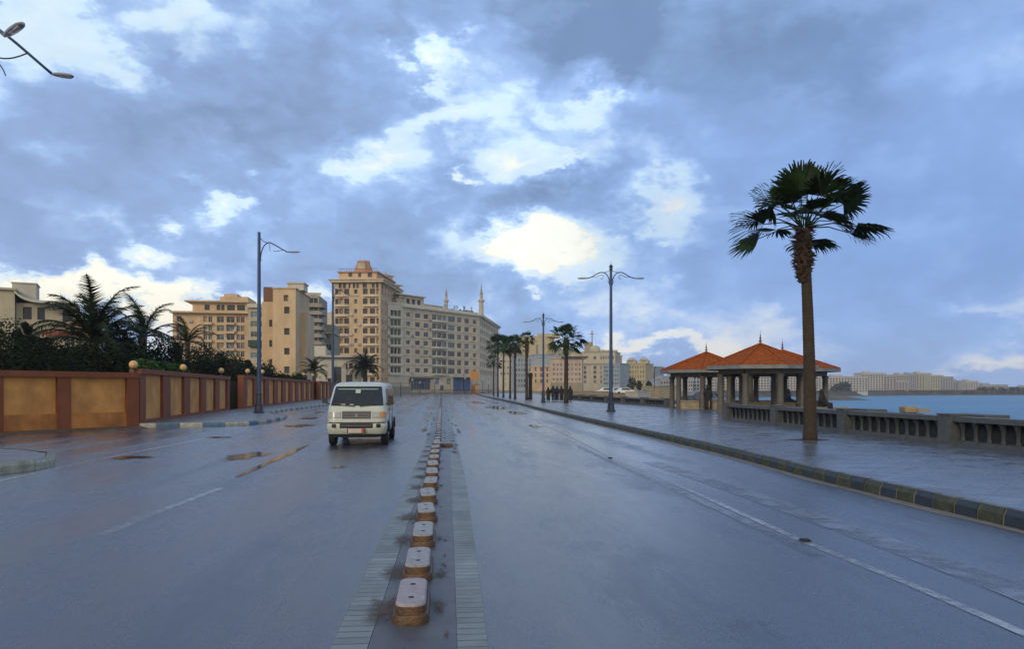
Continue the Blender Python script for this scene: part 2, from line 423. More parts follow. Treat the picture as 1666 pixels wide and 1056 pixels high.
M['trunk_dark'] = mat('dark_old_leaf_bases', (.050, .030, .015), .9, .4, 9, .8, 30)
M['trunk_grey'] = mat('grey_brown_bark', (.09, .07, .05), .9, .3, 6, .7, 30)
M['frond'] = mat('fan_palm_leaf', (.016, .036, .010), .6, .45, 4)
M['frond_far'] = mat('fan_palm_leaf_far', (.022, .048, .014), .7, .4, 4)
M['date'] = mat('date_palm_leaf', (.020, .034, .014), .8, .4, 3)
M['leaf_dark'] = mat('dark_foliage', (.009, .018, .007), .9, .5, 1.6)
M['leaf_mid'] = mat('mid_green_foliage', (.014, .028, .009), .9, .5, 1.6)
M['hedge'] = mat('hedge_green', (.045, .11, .022), .6, .4, 3)
M['water'] = None
M['bus_body'] = mat('cream_van_paint', (.44, .48, .40), .28, .06, 3, coat=.5, stain=.06)
M['van_glass'] = mat('van_dark_glass', (.012, .018, .018), .06, .2)
M['rubber'] = mat('tyre_rubber', (.014, .014, .014), .75, .2)
M['plastic'] = mat('black_plastic', (.018, .018, .020), .5, .2)
M['chrome'] = mat('dull_chrome', (.3, .3, .3), .25, .1, metal=.9)
M['lens'] = mat('headlamp_lens', (.33, .35, .33), .22, .15, 30)
M['amber'] = mat('amber_lens', (.55, .22, .04), .15, .15)
M['plate'] = mat('plate_pale', (.48, .42, .36), .5, .1)
M['plate_red'] = mat('plate_red_end', (.35, .06, .03), .5, .1)
M['paper'] = mat('paper_sticker', (.35, .45, .33), .6, .2)
M['grey_plastic'] = mat('grey_fabric', (.10, .11, .11), .8, .2)
M['cloth_black'] = mat('black_cloth', (.012, .012, .014), .85, .3)
M['cloth_blue'] = mat('dark_blue_cloth', (.02, .03, .06), .85, .3)
M['skin'] = mat('skin', (.30, .17, .10), .6, .1)
M['car_white'] = mat('white_car_paint', (.65, .66, .66), .25, .05, coat=.4)
M['orange'] = mat('orange_panel', (.42, .20, .035), .5, .15, 2, stain=.3)
M['blue_panel'] = mat('blue_shop_panel', (.035, .085, .20), .4, .2, 1)
def stucco(name, c, st=.35, v=.16): M[name] = mat(name, c, .85, v, .35, .2, 3, stain=st)
stucco('st_tower', (.52, .385, .235)); stucco('st_tower_band', (.58, .47, .33), .25); stucco('st_main', (.56, .485, .35), .3); stucco('st_main_pale', (.56, .54, .44), .3)
stucco('st_orange', (.55, .40, .24), .4); stucco('st_beige', (.56, .42, .25), .3); stucco('st_brown', (.17, .085, .05), .2); stucco('st_grey', (.30, .27, .22), .4)
stucco('st_white', (.50, .48, .40), .35); stucco('st_pink', (.45, .35, .27), .4); stucco('st_yellow', (.44, .37, .20), .3); stucco('st_cream', (.43, .385, .275), .35)
stucco('st_bluegrey', (.27, .32, .34), .2); stucco('st_olive', (.30, .26, .17), .35); stucco('st_dome', (.42, .22, .12), .2); stucco('st_dark', (.06, .055, .05), .2)
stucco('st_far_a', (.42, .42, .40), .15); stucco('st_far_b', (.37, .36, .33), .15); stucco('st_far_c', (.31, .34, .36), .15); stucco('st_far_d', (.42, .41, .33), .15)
M['g_dark'] = glassmat('window_glass_dark', (.035, .045, .05))
M['g_blue'] = glassmat('window_glass_blue', (.10, .15, .18))
M['g_green'] = glassmat('window_glass_green', (.09, .13, .09))
M['g_warm'] = glassmat('window_curtain_warm', (.30, .22, .11), .3)
M['w_frame'] = mat('window_frame_pale', (.42, .42, .38), .5, .1)
M['w_frame_dark'] = mat('window_frame_dark', (.06, .05, .04), .5, .1)

def water():
    m_ = bpy.data.materials.new('sea_water'); m_.use_nodes = True
    n = NT(m_.node_tree); p = n.n['Principled BSDF']
    t = n.node('ShaderNodeTexCoord').outputs['Object']
    big = n.noise(n.mapping(t, scale=(.25, 1, 1)), .02, 6, .6)
    n.l.new(n.mix(n.ramp(big.outputs[0], [(.35, 0.0), (.65, 1.0)]), (.016, .12, .23), (.030, .19, .31)), p.inputs['Base Color'])
    p.inputs['Roughness'].default_value = .30
    p.inputs['Specular IOR Level'].default_value = .35
    b = n.node('ShaderNodeBump'); b.inputs['Strength'].default_value = 1.0; b.inputs['Distance'].default_value = .8
    n.l.new(n.m('ADD', n.noise(n.mapping(t, scale=(.35, 1, 1)), .5, 6, .65).outputs[0], n.m('MULTIPLY', n.noise(t, .07, 3).outputs[0], 1.6)), b.inputs['Height'])
    n.l.new(b.outputs[0], p.inputs['Normal'])
    return m_
M['water'] = water()

for k_ in ('tile', 'date', 'leaf_dark', 'leaf_mid', 'hedge', 'frond', 'frond_far'): M[k_].node_tree.nodes['Principled BSDF'].inputs['Specular IOR Level'].default_value = .15
# ================================================================== SETTING
def sheet(name, pts, z, m_, kind='structure'):
    mb = MB(); mb.add([(p[0], p[1], z) for p in pts], [tuple(range(len(pts)))])
    return tag(mb.build(name, m_), kind=kind)
def strip(mb, left, right, z, mi=0):
    n = len(left)
    vs = [(p[0], p[1], z) for p in left] + [(p[0], p[1], z) for p in right]
    mb.add(vs, [(i, n + i, n + i + 1, i + 1) for i in range(n - 1)], mi)
# coast line of the land (clockwise walk, sea on the right)
coast = [(16.5, -400), (16.5, 33), (27, 33), (27, 68), (18, 70), (20, 100), (36, 128)]
coast = [Vector((p[0], p[1], 0)) for p in coast] + [at(1128, 190), at(1132, 320), at(1138, 440), at(1160, 540), at(1230, 600), at(1330, 640), at(1400, 690), at(1480, 745), at(1560, 765), at(1700, 770), at(2100, 790), at(4200, 800)]
mb = MB()
land = [(p.x, p.y) for p in coast] + [(9000, 9000), (-9000, 9000), (-9000, -400)]
mb.add([(x, y, -.06) for x, y in land], [tuple(range(len(land)))])
# seawall / beach slope down to the water
for i in range(len(coast) - 1):
    a, b = coast[i], coast[i + 1]
    nrm = Vector((b.y - a.y, -(b.x - a.x), 0)).normalized()
    o = 0.3 if i < 6 else (4 if i < 10 else 10)
    if i > 6: a = a - (b - a).normalized() * 2
    mb.add([(a.x, a.y, -.06), (b.x, b.y, -.06), (b.x + nrm.x * o, b.y + nrm.y * o, -6), (a.x + nrm.x * o, a.y + nrm.y * o, -6)], [(0, 3, 2, 1)], 1 if i < 6 else 2)
tag(mb.build('ground', [M['ground'], M['seawall'], mat('dark_shore_rock', (.065, .06, .048), .9, .35, .06, .3, 1)]), kind='structure')
sheet('sea', [(10, -400), (9000, -400), (9000, 3000), (10, 3000)], -5, M['water'])
# asphalt sheet
def kx(y):
    """road x of the right kerb face"""
    pts = [(-60, 6.8), (13, 6.72), (19, 7.0), (45, 7.1), (60, 7.35), (75, 7.7), (150, 8.2), (215, 9.5), (240, 12)]
    for (a, xa), (b, xb) in zip(pts, pts[1:]):
        if y <= b: return xa + (xb - xa) * (y - a) / (b - a)
    return 12
ys = [-60, 0, 6, 10, 13, 16, 19, 25, 32, 40, 50, 60, 68, 75, 90, 110, 130, 150, 180, 215, 240]
road = [(kx(y) + .05, y) for y in ys] + [(60, 262), (-60, 262), (-26, 180), (-18, 110), (-14.6, 54), (-12.7, 34), (-15.2, 29.8), (-30, 17), (-60, -60)]
sheet('road', road, 0, M['asphalt'])
# right kerb
def kerb_run(name, pts, w_, h_, step, mats, gap=.012, seed=1):
    """pts walked so that the road lies on the left; blocks with chamfered road edge"""
    mb = MB(); r_ = random.Random(seed)
    k = 0
    for (ax, ay), (bx, by) in zip(pts, pts[1:]):
        L = math.hypot(bx - ax, by - ay); n = max(1, round(L / step))
        ux, uy = (bx - ax) / L, (by - ay) / L
        nx, ny = uy, -ux                   # away from the road
        for i in range(n):
            t0, t1 = L * i / n + gap, L * (i + 1) / n - gap
            j = r_.uniform(-.008, .008); dz = r_.uniform(-.006, .006)
            prof = [(0 + j, -.05), (.012 + j, h_ * .62 + dz), (.055 + j, h_ + dz), (w_, h_ + dz)]
            vs = []
            for t in (t0, t1):
                for o, z in prof: vs.append((ax + ux * t + nx * o, ay + uy * t + ny * o, z))
            mi = k % 2
            mb.add(vs, [(0, 1, 5, 4), (1, 2, 6, 5)], mi)
            mb.add(vs, [(2, 3, 7, 6)], 2)
            mb.add(vs, [(0, 3, 2, 1), (4, 5, 6, 7)], mi)
            k += 1
        vs = []
        for t in (0, L):
            for o, z in [(.012, -.05), (.024, h_ * .60), (.066, h_ - .012), (w_ - .004, h_ - .012)]: vs.append((ax + ux * t + nx * o, ay + uy * t + ny * o, z))
        mb.add(vs, [(0, 1, 5, 4), (1, 2, 6, 5), (2, 3, 7, 6)], 3)
    return tag(mb.build(name, mats + [M['joint']]), kind='structure')
kp = [(kx(y), y) for y in ys]
kerb_run('kerb', kp, .17, .205, .46, [M['kerb_a'], M['kerb_b'], M['kerb_top']], .017)
PZ = .19
# promenade: pavement, plus the terrace under the pavilions
prom = [(16.3, -60), (16.3, 33.2), (26.8, 33.2), (26.8, 67.8), (17.6, 69.8), (19.2, 100), (22, 130), (24, 180), (26, 235)] + [(kx(y) + .16, y) for y in reversed(ys)]
mb = MB(); mb.prism(prom, -.055, PZ)
tag(mb.build('promenade', M['prom']), kind='structure')
# gutter sand line along kerb
mb = MB(); r_ = random.Random(4)
ys2 = [y * .5 for y in range(4, 200)]
strip(mb, [(kx(y) - .16 - .10 * r_.random(), y) for y in ys2], [(kx(y) - .01, y) for y in ys2], .004)
tag(mb.build('gutter_sand', M['edge_sand']), kind='stuff')
# left pavement with its painted kerb
lp = [(-12.75, 33.3), (-11.9, 33.4), (-9.3, 34.2), (-8.5, 35.1), (-8.15, 37.0), (-8.15, 41.0), (-8.5, 43.6), (-9.6, 45.6), (-10.9, 49.5), (-11.1, 57), (-10.7, 75), (-11.2, 100), (-12.5, 140), (-15, 180)]
mb = MB()
mb.prism([(x - .15 if i > 3 else x, y + (.15 if i <= 3 else 0)) for i, (x, y) in enumerate(lp)] + [(-30, 182), (-22.6, 180), (-20.2, 140), (-16.7, 104), (-14.5, 53.5)], -.055, .17)
tag(mb.build('pavement', M['pave_left']), kind='structure')
kerb_run('kerb', list(reversed(lp)), .17, .185, .95, [M['kerb_white'], M['kerb_blue'], M['pave_left']], seed=3)
# left traffic island with rounded nose
isl = [(-30, 12.4), (-10.5, 14.6), (-9.0, 14.95), (-8.45, 15.5), (-8.15, 16.3), (-8.2, 17.2), (-8.7, 18.3), (-9.7, 19.3), (-11.2, 20.2), (-13, 20.7), (-30, 20.6)]
mb = MB(); mb.prism([(x + (-.16 if x > -13 else 0) , y + (.1 if y < 17 else -.1)) for x, y in isl], -.055, .19)
tag(mb.build('traffic_island', M['pave_left']), kind='structure')
kerb_run('kerb', list(reversed(isl)), .17, .205, .7, [M['kerb_white'], M['kerb_white'], M['kerb_top']], seed=5)
# strip of dirt at the foot of the ochre wall
def blobpoly(cx, cy, rx, ry, n=14, seed=0, rz=0):
    r_ = random.Random(seed); ps = []
    for i in range(n):
        a = 2 * PI * i / n; k = r_.uniform(.7, 1.2)
        x, y = rx * k * math.cos(a), ry * k * math.sin(a)
        ps.append((cx + x * math.cos(rz) - y * math.sin(rz), cy + x * math.sin(rz) + y * math.cos(rz)))
    return ps
WA, WB = at(-180, 25.4), at(226, 32.4)
# ---- lane markings
def gline(name, pts, wd, z, m_):
    P = [gp(*p) for p in pts]; mb = MB(); lft = []; rgt = []
    for i, p in enumerate(P):
        t = (P[min(i + 1, len(P) - 1)] - P[max(i - 1, 0)]).normalized(); nn = Vector((t.y, -t.x, 0))
        lft.append(p - nn * wd / 2); rgt.append(p + nn * wd / 2)
    strip(mb, lft, rgt, z)
    return tag(mb.build(name, m_), kind='structure')
gline('lane_line', [(1850, 1110), (1666, 1032), (1480, 951), (1300, 879), (1140, 806), (1000, 748), (930, 712), (880, 689), (845, 672), (800, 655)], .10, .0042, M['line'])
gline('lane_line', [(1800, 1020), (1666, 966), (1480, 898), (1340, 848), (1180, 792), (1060, 752)], .42, .004, M['line_faint'])
gline('lane_line', [(1330, 905), (1190, 838), (1080, 790), (990, 750), (940, 726)], .16, .004, M['line_faint'])
gline('lane_line', [(-60, 800), (0, 783), (100, 761), (220, 736), (330, 715)], .15, .004, M['line'])
gline('lane_line', [(165, 872), (262, 832), (360, 795)], .13, .004, M['line'])
gline('lane_line', [(560, 706), (600, 683), (640, 662)], .13, .004, M['line_faint'])
# ---- median: two paver strips with a band of asphalt between
def zpt(x, y): return Vector((x, y, 0))
mys = [-2, 4.6, 8, 12, 16, 21, 30, 45, 70, 110, 170, 230]
L0 = [-.73, -.70, -.66, -.60, -.55, -.49, -.45, -.43, -.42, -.42, -.42, -.42]
L1 = [-.50, -.47, -.42, -.37, -.33, -.29, -.26, -.25, -.25, -.25, -.25, -.25]
R0 = [.08, .10, .13, .16, .20, .25, .27, .28, .28, .28, .28, .28]
R1 = [.27, .29, .35, .41, .45, .46, .47, .47, .47, .47, .47, .47]
mb = MB(); strip(mb, [(a, y) for a, y in zip(L0, mys)], [(a, y) for a, y in zip(L1, mys)], .008); tag(mb.build('median_paver_strip', M['median_paver']), kind='structure')
mb = MB(); strip(mb, [(a, y) for a, y in zip(R0, mys)], [(a, y) for a, y in zip(R1, mys)], .008); tag(mb.build('median_paver_strip', M['median_paver']), kind='structure')
mb = MB(); strip(mb, [(a + .004, y) for a, y in zip(L1, mys)], [(a - .004, y) for a, y in zip(R0, mys)], .005); tag(mb.build('median', M['median']), kind='structure')
# ---- puddles and sand: flat patches whose edge dissolves raggedly (a 'core' attribute runs from 1 in the middle to 0 at the rim)
def softblob(mb, x, y, rx, ry, z, seed, rz=0, n=20):
    o = len(mb.v); ps = blobpoly(x, y, rx, ry, n, seed, rz); mb.add([(a, b, z) for a, b in ps] + [(x, y, z)], [(i, (i + 1) % n, n) for i in range(n)])
    mb.core = getattr(mb, 'core', []) + [o + n]
def softbuild(mb, name, m_):
    o = mb.build(name, m_); at_ = o.data.attributes.new('core', 'FLOAT', 'POINT')
    for i in mb.core: at_.data[i].value = 1.0
    return o
def soften(m_, sc, lo=.28, hi=.55):
    n = NT(m_.node_tree); p = n.n['Principled BSDF']; a = n.node('ShaderNodeAttribute'); a.attribute_name = 'core'
    t = n.node('ShaderNodeTexCoord').outputs['Object']; no = n.noise(t, sc, 6, .65)
    v = n.m('ADD', n.m('MULTIPLY', a.outputs['Fac'], .9), n.m('MULTIPLY', n.m('SUBTRACT', no.outputs[0], .5), 1.1))
    n.l.new(n.ramp(v, [(lo, 0.0), (hi, 1.0)]), p.inputs['Alpha'])
soften(M['puddle'], 2.5, .25, .40); soften(M['puddle_brown'], 3, .25, .42); soften(M['dirt'], 26, .15, .95)
M['verge'] = mat('muddy_verge', (.09, .065, .042), .7, .4, 3, .6, 30)
def puddle(px, py, rxm, rym, m_, seed, rz=0):
    c = gp(px, py)
    mb = MB(); softblob(mb, c.x, c.y, rxm * 1.3, rym * 1.3, .007, seed, rz)
    return tag(softbuild(mb, 'puddle', m_), kind='structure')
puddle(487, 693, .75, 1.3, M['puddle_brown'], 2); puddle(505, 681, .5, 1.6, M['puddle_brown'], 3); puddle(356, 712, .55, .35, M['puddle'], 4)
puddle(520, 671, .35, 2.0, M['puddle_brown'], 12)
puddle(808, 664, .9, 6, M['puddle'], 5); puddle(840, 672, .6, 4, M['puddle'], 6); puddle(775, 655, .8, 10, M['puddle'], 7); puddle(870, 694, .28, 1.6, M['puddle'], 9)
puddle(552, 760, .17, .3, M['puddle_brown'], 8); puddle(400, 742, .5, 1.2, M['puddle'], 17); puddle(215, 745, .6, .5, M['puddle'], 18); puddle(690, 700, .15, 1.5, M['puddle'], 19)
P0, P1 = gp(384, 777), gp(507, 722)
mb = MB(); dv = (P1 - P0); nv = Vector((dv.y, -dv.x, 0)).normalized(); r_ = random.Random(3); a_ = []; b_ = []
for i in range(19):
    t = i / 18; wd = .10 * math.sin(PI * min(1, t * 1.05 + .03)) ** .4 * r_.uniform(.6, 1.25)
    c = P0 + dv * t; a_.append(c - nv * wd); b_.append(c + nv * wd)
strip(mb, a_, b_, .007); mb.core = list(range(len(mb.v))); tag(softbuild(mb, 'puddle', M['puddle_brown']), kind='structure')
# ---- sand lying by the median blocks
mb = MB(); r_ = random.Random(11)
def sandblob(x, y, rx, ry, z=.0115):
    softblob(mb, x, y, rx * 1.5, ry * 1.3, z, r_.random())

# ================================================================== MEDIAN BLOCKS
def stadium(hw, hl, n=6, r=None):
    r = hw * .78 if r is None else r; ps = []
    for cx, cy, a0 in ((hw - r, hl - r, 0), (-hw + r, hl - r, 90), (-hw + r, -hl + r, 180), (hw - r, -hl + r, 270)):
        for i in range(n + 1):
            a = R(a0 + 90 * i / n); ps.append((cx + r * math.cos(a), cy + r * math.sin(a)))
    return ps
def loft(mb, rings, mi=0, top=True, mi_top=None, bottom=False):
    n = len(rings[0]); vs = [p for rg in rings for p in rg]
    fs = [(i * n + k, i * n + (k + 1) % n, (i + 1) * n + (k + 1) % n, (i + 1) * n + k) for i in range(len(rings) - 1) for k in range(n)]
    mb.add(vs, fs, mi)
    if top: mb.add(rings[-1], [tuple(range(n))], mi if mi_top is None else mi_top)
    if bottom: mb.add(rings[0], [tuple(reversed(range(n)))], mi)
def ring(hw, hl, z, n=6): return [(x, y, z) for x, y in stadium(hw, hl, n)]
def block_meshes(nn, topm):
    a = MB(); loft(a, [ring(.130, .405, -.02, nn), ring(.130, .405, .045, nn), ring(.122, .397, .062, nn), ring(.112, .384, .066, nn), ring(.108, .380, .118, nn)], top=True)
    b = MB(); loft(b, [ring(.107, .379, .1185, nn), ring(.105, .377, .130, nn), ring(.094, .364, .140, nn)], top=True)
    h = []
    for yy in (-.20, .17):
        q = MB(); q.lathe([(.022, .1405), (.022, .1425)], (0, yy, 0), 10); h.append(q)
    return a, b, h
g_blk = 'low rusty and white divider blocks along the middle of the road'
def make_block(nn, topm, label):
    t = thing('divider_block', label, 'divider block', group=g_blk)
    a, b, h = block_meshes(nn, topm)
    a.build('base', M['blk_side'], t, 'auto'); b.build('top_cap', topm, t, 'auto'); [q.build('bolt_hole', M['black'], t) for q in h]
    return t
b0 = make_block(6, M['blk_top_pink'], 'nearest divider block, pinkish worn top over a rusty brown base')
b0.location = (-.215, 5.76, 0.008)
b1 = make_block(6, M['blk_top'], 'second divider block from the viewer, white top, almost touching the nearest one')
b1.location = (-.205, 6.95, 0.008)
kids1 = children(b1)
words = ['third', 'fourth', 'fifth', 'sixth', 'seventh', 'eighth', 'ninth', 'tenth', 'eleventh', 'twelfth']
y = 8.35
r_ = random.Random(21)
sandblob(-.42, 5.75, .14, .38); sandblob(-.02, 5.8, .05, .25); sandblob(-.40, 6.9, .13, .36); sandblob(.0, 6.8, .06, .2)
i = 0; CENTERLINE = []
while y < 22.0:
    cx = -.20 + .004 * (y - 7) + r_.uniform(-.008, .008)
    lab = ('%s divider block from the viewer, worn whitish top and rusty base' % words[i]) if i < 10 else 'divider block in the evenly spaced nearer row, just before the stray dark slab'
    bk_ = dup(b1, (cx + r_.uniform(-.012, .012), y, .006), 0, lab, kids=kids1); bk_.rotation_euler = (r_.uniform(-.012, .012), r_.uniform(-.03, .03), r_.uniform(-.05, .05))
    sandblob(cx - .22, y + .02, .13 * r_.uniform(.6, 1.3), .36); 
    if r_.random() < .6: sandblob(cx + .18, y + r_.uniform(-.2, .3), .03, .16)
    y += 1.48; i += 1
# beyond the stray slab the row gets denser and darker with distance
far_a, far_b, far_h = block_meshes(2, M['blk_top'])
fb = thing('divider_block', 'small dark divider block in the dense row running far up the road', 'divider block', (0, 0, 0), group=g_blk)
far_a.build('base', M['blk_side'], fb); far_b.build('top_cap', M['blk_top'], fb)
fb.location = (-.12, 22.9, .008); kf = children(fb); fb.scale = (.8, .8, .8)
y = 24.0
while y < 60:
    dup(fb, (-.12 + .0015 * (y - 22) + r_.uniform(-.01, .01), y, .008), 0, kids=kf, scale=.85); y += 1.4
    if r_.random() < .3: sandblob(.1 + r_.uniform(0, .1), y, .05, .4)
sm = MB(); loft(sm, [ring(.12, .32, 0, 1), ring(.115, .31, .11, 1)], 0, True, 1)
fm = sm.build('divider_block', [M['blk_side'], M['blk_top']])
tag(fm, 'tiny far divider block near where the row of blocks meets the buildings', 'divider block', g_blk); fm.location = (-.06, y, .008)
y += 1.3
while y < 190:
    c = fm.copy(); scene.collection.objects.link(c); c.location = (-.06 + r_.uniform(-.01, .01), y, .008); y += 1.7
# stray slab lying across the median
mbs = MB(); mbs.box((0, 0, .05), (.36, .22, .09), 0.1)
o = tag(mbs.build('concrete_slab', M['blk_side']), 'dark stray slab lying beside the row of divider blocks', 'slab'); o.location = (.12, 21.6, .008)
for k in range(26):
    yy = 4.8 + 32 * r_.random() ** 1.4; sandblob(r_.choice((-.36, .02, .04)) + r_.uniform(-.05, .05), yy, r_.uniform(.008, .03), r_.uniform(.02, .09))
for k in range(9):
    sandblob(.33 + r_.uniform(-.08, .1), 21 + r_.uniform(-1.5, 4), r_.uniform(.03, .08), r_.uniform(.3, .8), .0125)
for k in range(40):
    sandblob(r_.choice((-.55, .5)) + r_.uniform(-.2, .2), 26 + 60 * r_.random(), r_.uniform(.03, .1), r_.uniform(.2, 1.2), .0125)
tag(softbuild(mb, 'sand', M['dirt']), kind='stuff')
# road studs on the right lane line
for (px, py, lb) in ((1310, 881, 'small dark road stud on the white line, the nearer one'), (993, 746, 'small dark road stud on the white line, the farther one')):
    c = gp(px, py); m2 = MB(); m2.box((0, 0, .010), (.10, .11, .02), 0, 0, .8)
    o = tag(m2.build('road_stud', M['black']), lb, 'road stud', 'dark road studs on the right lane line'); o.location = (c.x, c.y, .004)

# ================================================================== PALMS
def fan_crown(nf, R_pet, R_fan, seed, mb=None, nb=22, droop=.35, elmin=-25, elmax=80, bladew=.03, spread=105, shr=.25):
    """crown of palmate leaves, centre at origin"""
    r_ = random.Random(seed); mb = mb or MB()
    for i in range(nf):
        az_ = i * 2.39996 + r_.uniform(-.2, .2)
        k = (i + .5) / nf
        el_ = R(elmin + (elmax - elmin) * k ** 1.25) + r_.uniform(-.12, .12)
        pl = R_pet * r_.uniform(.75, 1.1) * (1.0 - shr * k)
        d = Vector((math.cos(az_) * math.cos(el_), math.sin(az_) * math.cos(el_), math.sin(el_)))
        p0 = Vector((math.cos(az_) * .1, math.sin(az_) * .1, .05 * k))
        p1 = p0 + d * pl * .5 + Vector((0, 0, .04 * pl)); p2 = p0 + d * pl + Vector((0, 0, -.08 * pl))
        mb.tube([p0, p1, p2], [.022, .017, .013], 4)
        dd = (p2 - p1).normalized()
        side = dd.cross(Vector((0, 0, 1)))
        if side.length < .1: side = Vector((1, 0, 0))
        side.normalize(); up = side.cross(dd).normalized()
        roll = r_.uniform(-.7, .7)
        side, up = side * math.cos(roll) + up * math.sin(roll), up * math.cos(roll) - side * math.sin(roll)
        rf = R_fan * r_.uniform(.85, 1.1); sag = droop * r_.uniform(.7, 1.4)
        for b in range(nb):
            a = R(-spread + 2 * spread * b / (nb - 1)) + r_.uniform(-.04, .04)
            L = rf * (1 - .28 * (abs(a) / R(spread)) ** 2) * r_.uniform(.88, 1.06)
            bd = dd * math.cos(a) + side * math.sin(a) + up * (.18 * (1 - abs(a) / R(spread)) + r_.uniform(-.05, .05))
            bd.normalize()
            wv = (dd * -math.sin(a) + side * math.cos(a)).normalized()
            q0 = p2; q1 = p2 + bd * L * .55; q1.z -= sag * L * .12
            q2 = p2 + bd * L * .88; q2.z -= sag * L * .50
            q3 = p2 + bd * L * .97; q3.z -= sag * L * .85
            tw = wv * math.cos(.5) + up * math.sin(.5)
            W1 = bladew * 1.35 * rf; W2 = bladew * .55 * rf
            mb.add([q0, q1 - tw * W1, q1 + tw * W1, q2 - wv * W2, q2 + wv * W2, q3], [(0, 1, 2), (1, 3, 4, 2), (3, 5, 4)])
    return mb
def palm_trunk(h, r0, r1, lean=(0, 0), n=12, rings=40):
    mb = MB(); path = []; rad = []
    for i in range(rings + 1):
        t = i / rings
        path.append((lean[0] * t * t, lean[1] * t * t, h * t)); rr = r0 + (r1 - r0) * min(1, t * 1.15)
        if t < .05: rr *= 1.12
        rad.append(rr * (1 + .055 * (i % 2) + rnd.uniform(-.012, .012)))
    mb.tube(path, rad, n); return mb
def boots(h0, h1, r, seed, n=150, L=.14, top=(0, 0)):
    """old leaf bases bristling round the top of the trunk"""
    r_ = random.Random(seed); mb = MB()
    mb.lathe([(r * .82, h0), (r * 1.0, h0 + (h1 - h0) * .3), (r * 1.25, h0 + (h1 - h0) * .75), (r * .9, h1)], (top[0], top[1], 0), 10)
    for i in range(n):
        t = r_.random(); z = h0 + (h1 - h0) * t; a = r_.uniform(0, 2 * PI)
        rr = r * (.8 + .42 * math.sin(PI * min(1, t * 1.2)) ** 1)
        l = L * r_.uniform(.5, 1.2) * (.5 + t)
        d = Vector((math.cos(a), math.sin(a), 0)); s = Vector((-math.sin(a), math.cos(a), 0))
        c = Vector((top[0], top[1], z)) + d * rr * .85
        tip = c + d * l + Vector((0, 0, l * r_.uniform(-.35, .75)))
        mb.add([c - s * .045, c + s * .045, c + Vector((0, 0, .07)), tip], [(0, 1, 3), (1, 2, 3), (2, 0, 3)])
    return mb
# the large fan palm on the promenade
pb = gp(1318, 716, PZ)
t = thing('fan_palm', 'tall near fan palm with bare trunk standing alone on the promenade', 'palm tree', pb)
palm_trunk(5.5, .175, .135, (-.16, 0), 16, 110).build('trunk', M['trunk'], t, True)
boots(4.45, 5.98, .175, 5, 300, .20, (-.19, 0)).build('leaf_base', M['trunk_dark'], t)
cr = fan_crown(27, 1.22, 1.04, 12, None, 30, .24, -4, 88, .030, 88, 0.0).build('crown', M['frond'], t); cr.location = (-.16, 0, 6.0)
m2 = MB(); m2.prism(blobpoly(0, 0, .62, .42, 16, 3), .0, .008); m2.build('tree_pit', M['trunk_dark'], t)
# palms down the promenade
g_palm = 'fan palms along the promenade'
def fanpalm(px, d, hc, rad, seed, label, tr=.17, bt=1.6, fan=16, leaf='frond_far'):
    base = at(px, d, PZ)
    t = thing('fan_palm', label, 'palm tree', base, 0, g_palm)
    palm_trunk(hc - .3, tr * 1.15, tr * .85, (rnd.uniform(-.1, .1), 0), 10, 16).build('trunk', M['trunk'], t, True)
    boots(hc - bt, hc, tr * 1.35, seed, 60, .2).build('leaf_base', M['trunk_dark'], t)
    c = fan_crown(fan, rad * .60, rad * .46, seed, None, 15, .4, -38, 88, .045, 95).build('crown', M[leaf], t); c.location = (0, 0, hc)
    return t
fp = fanpalm(921, 76.5, 6.3, 2.25, 31, 'bushy fan palm right of the farther double lamp', .20, 1.5, 34)
fp.children[0].rotation_euler = (0, R(-.5), 0)
fanpalm(857, 100, 8.0, 1.3, 32, 'slim fan palm with a small crown left of the farther double lamp', .17, 2.6, 22)
fanpalm(838, 106, 7.6, 1.9, 33, 'fan palm second left of the farther lamp, dark shaggy upper trunk', .15, 2.0, 26)
fanpalm(830, 113, 7.9, 1.9, 34, 'fan palm in the clump, third left of the farther lamp', .14, 2.0, 26)
fanpalm(819, 124, 8.6, 2.3, 35, 'tall fan palm in the middle of the far clump of palms', .14, 1.6, 30)
fanpalm(810, 134, 9.0, 2.6, 36, 'tall fan palm at the left of the far clump, in front of the corner block', .14, 1.6, 30)
fanpalm(803, 150, 6.8, 1.9, 37, 'low leftmost fan palm of the far clump', .13, 1.2, 20)
# short palm stump
sb = at(863, 101, PZ); t = thing('palm_stump', 'short leafless palm trunk beside the slim fan palm', 'palm trunk', sb)
palm_trunk(3.4, .26, .22, (0, 0), 10, 14).build('trunk', M['trunk'], t, True); boots(2.6, 3.5, .26, 4, 30, .1).build('leaf_base', M['trunk_dark'], t)

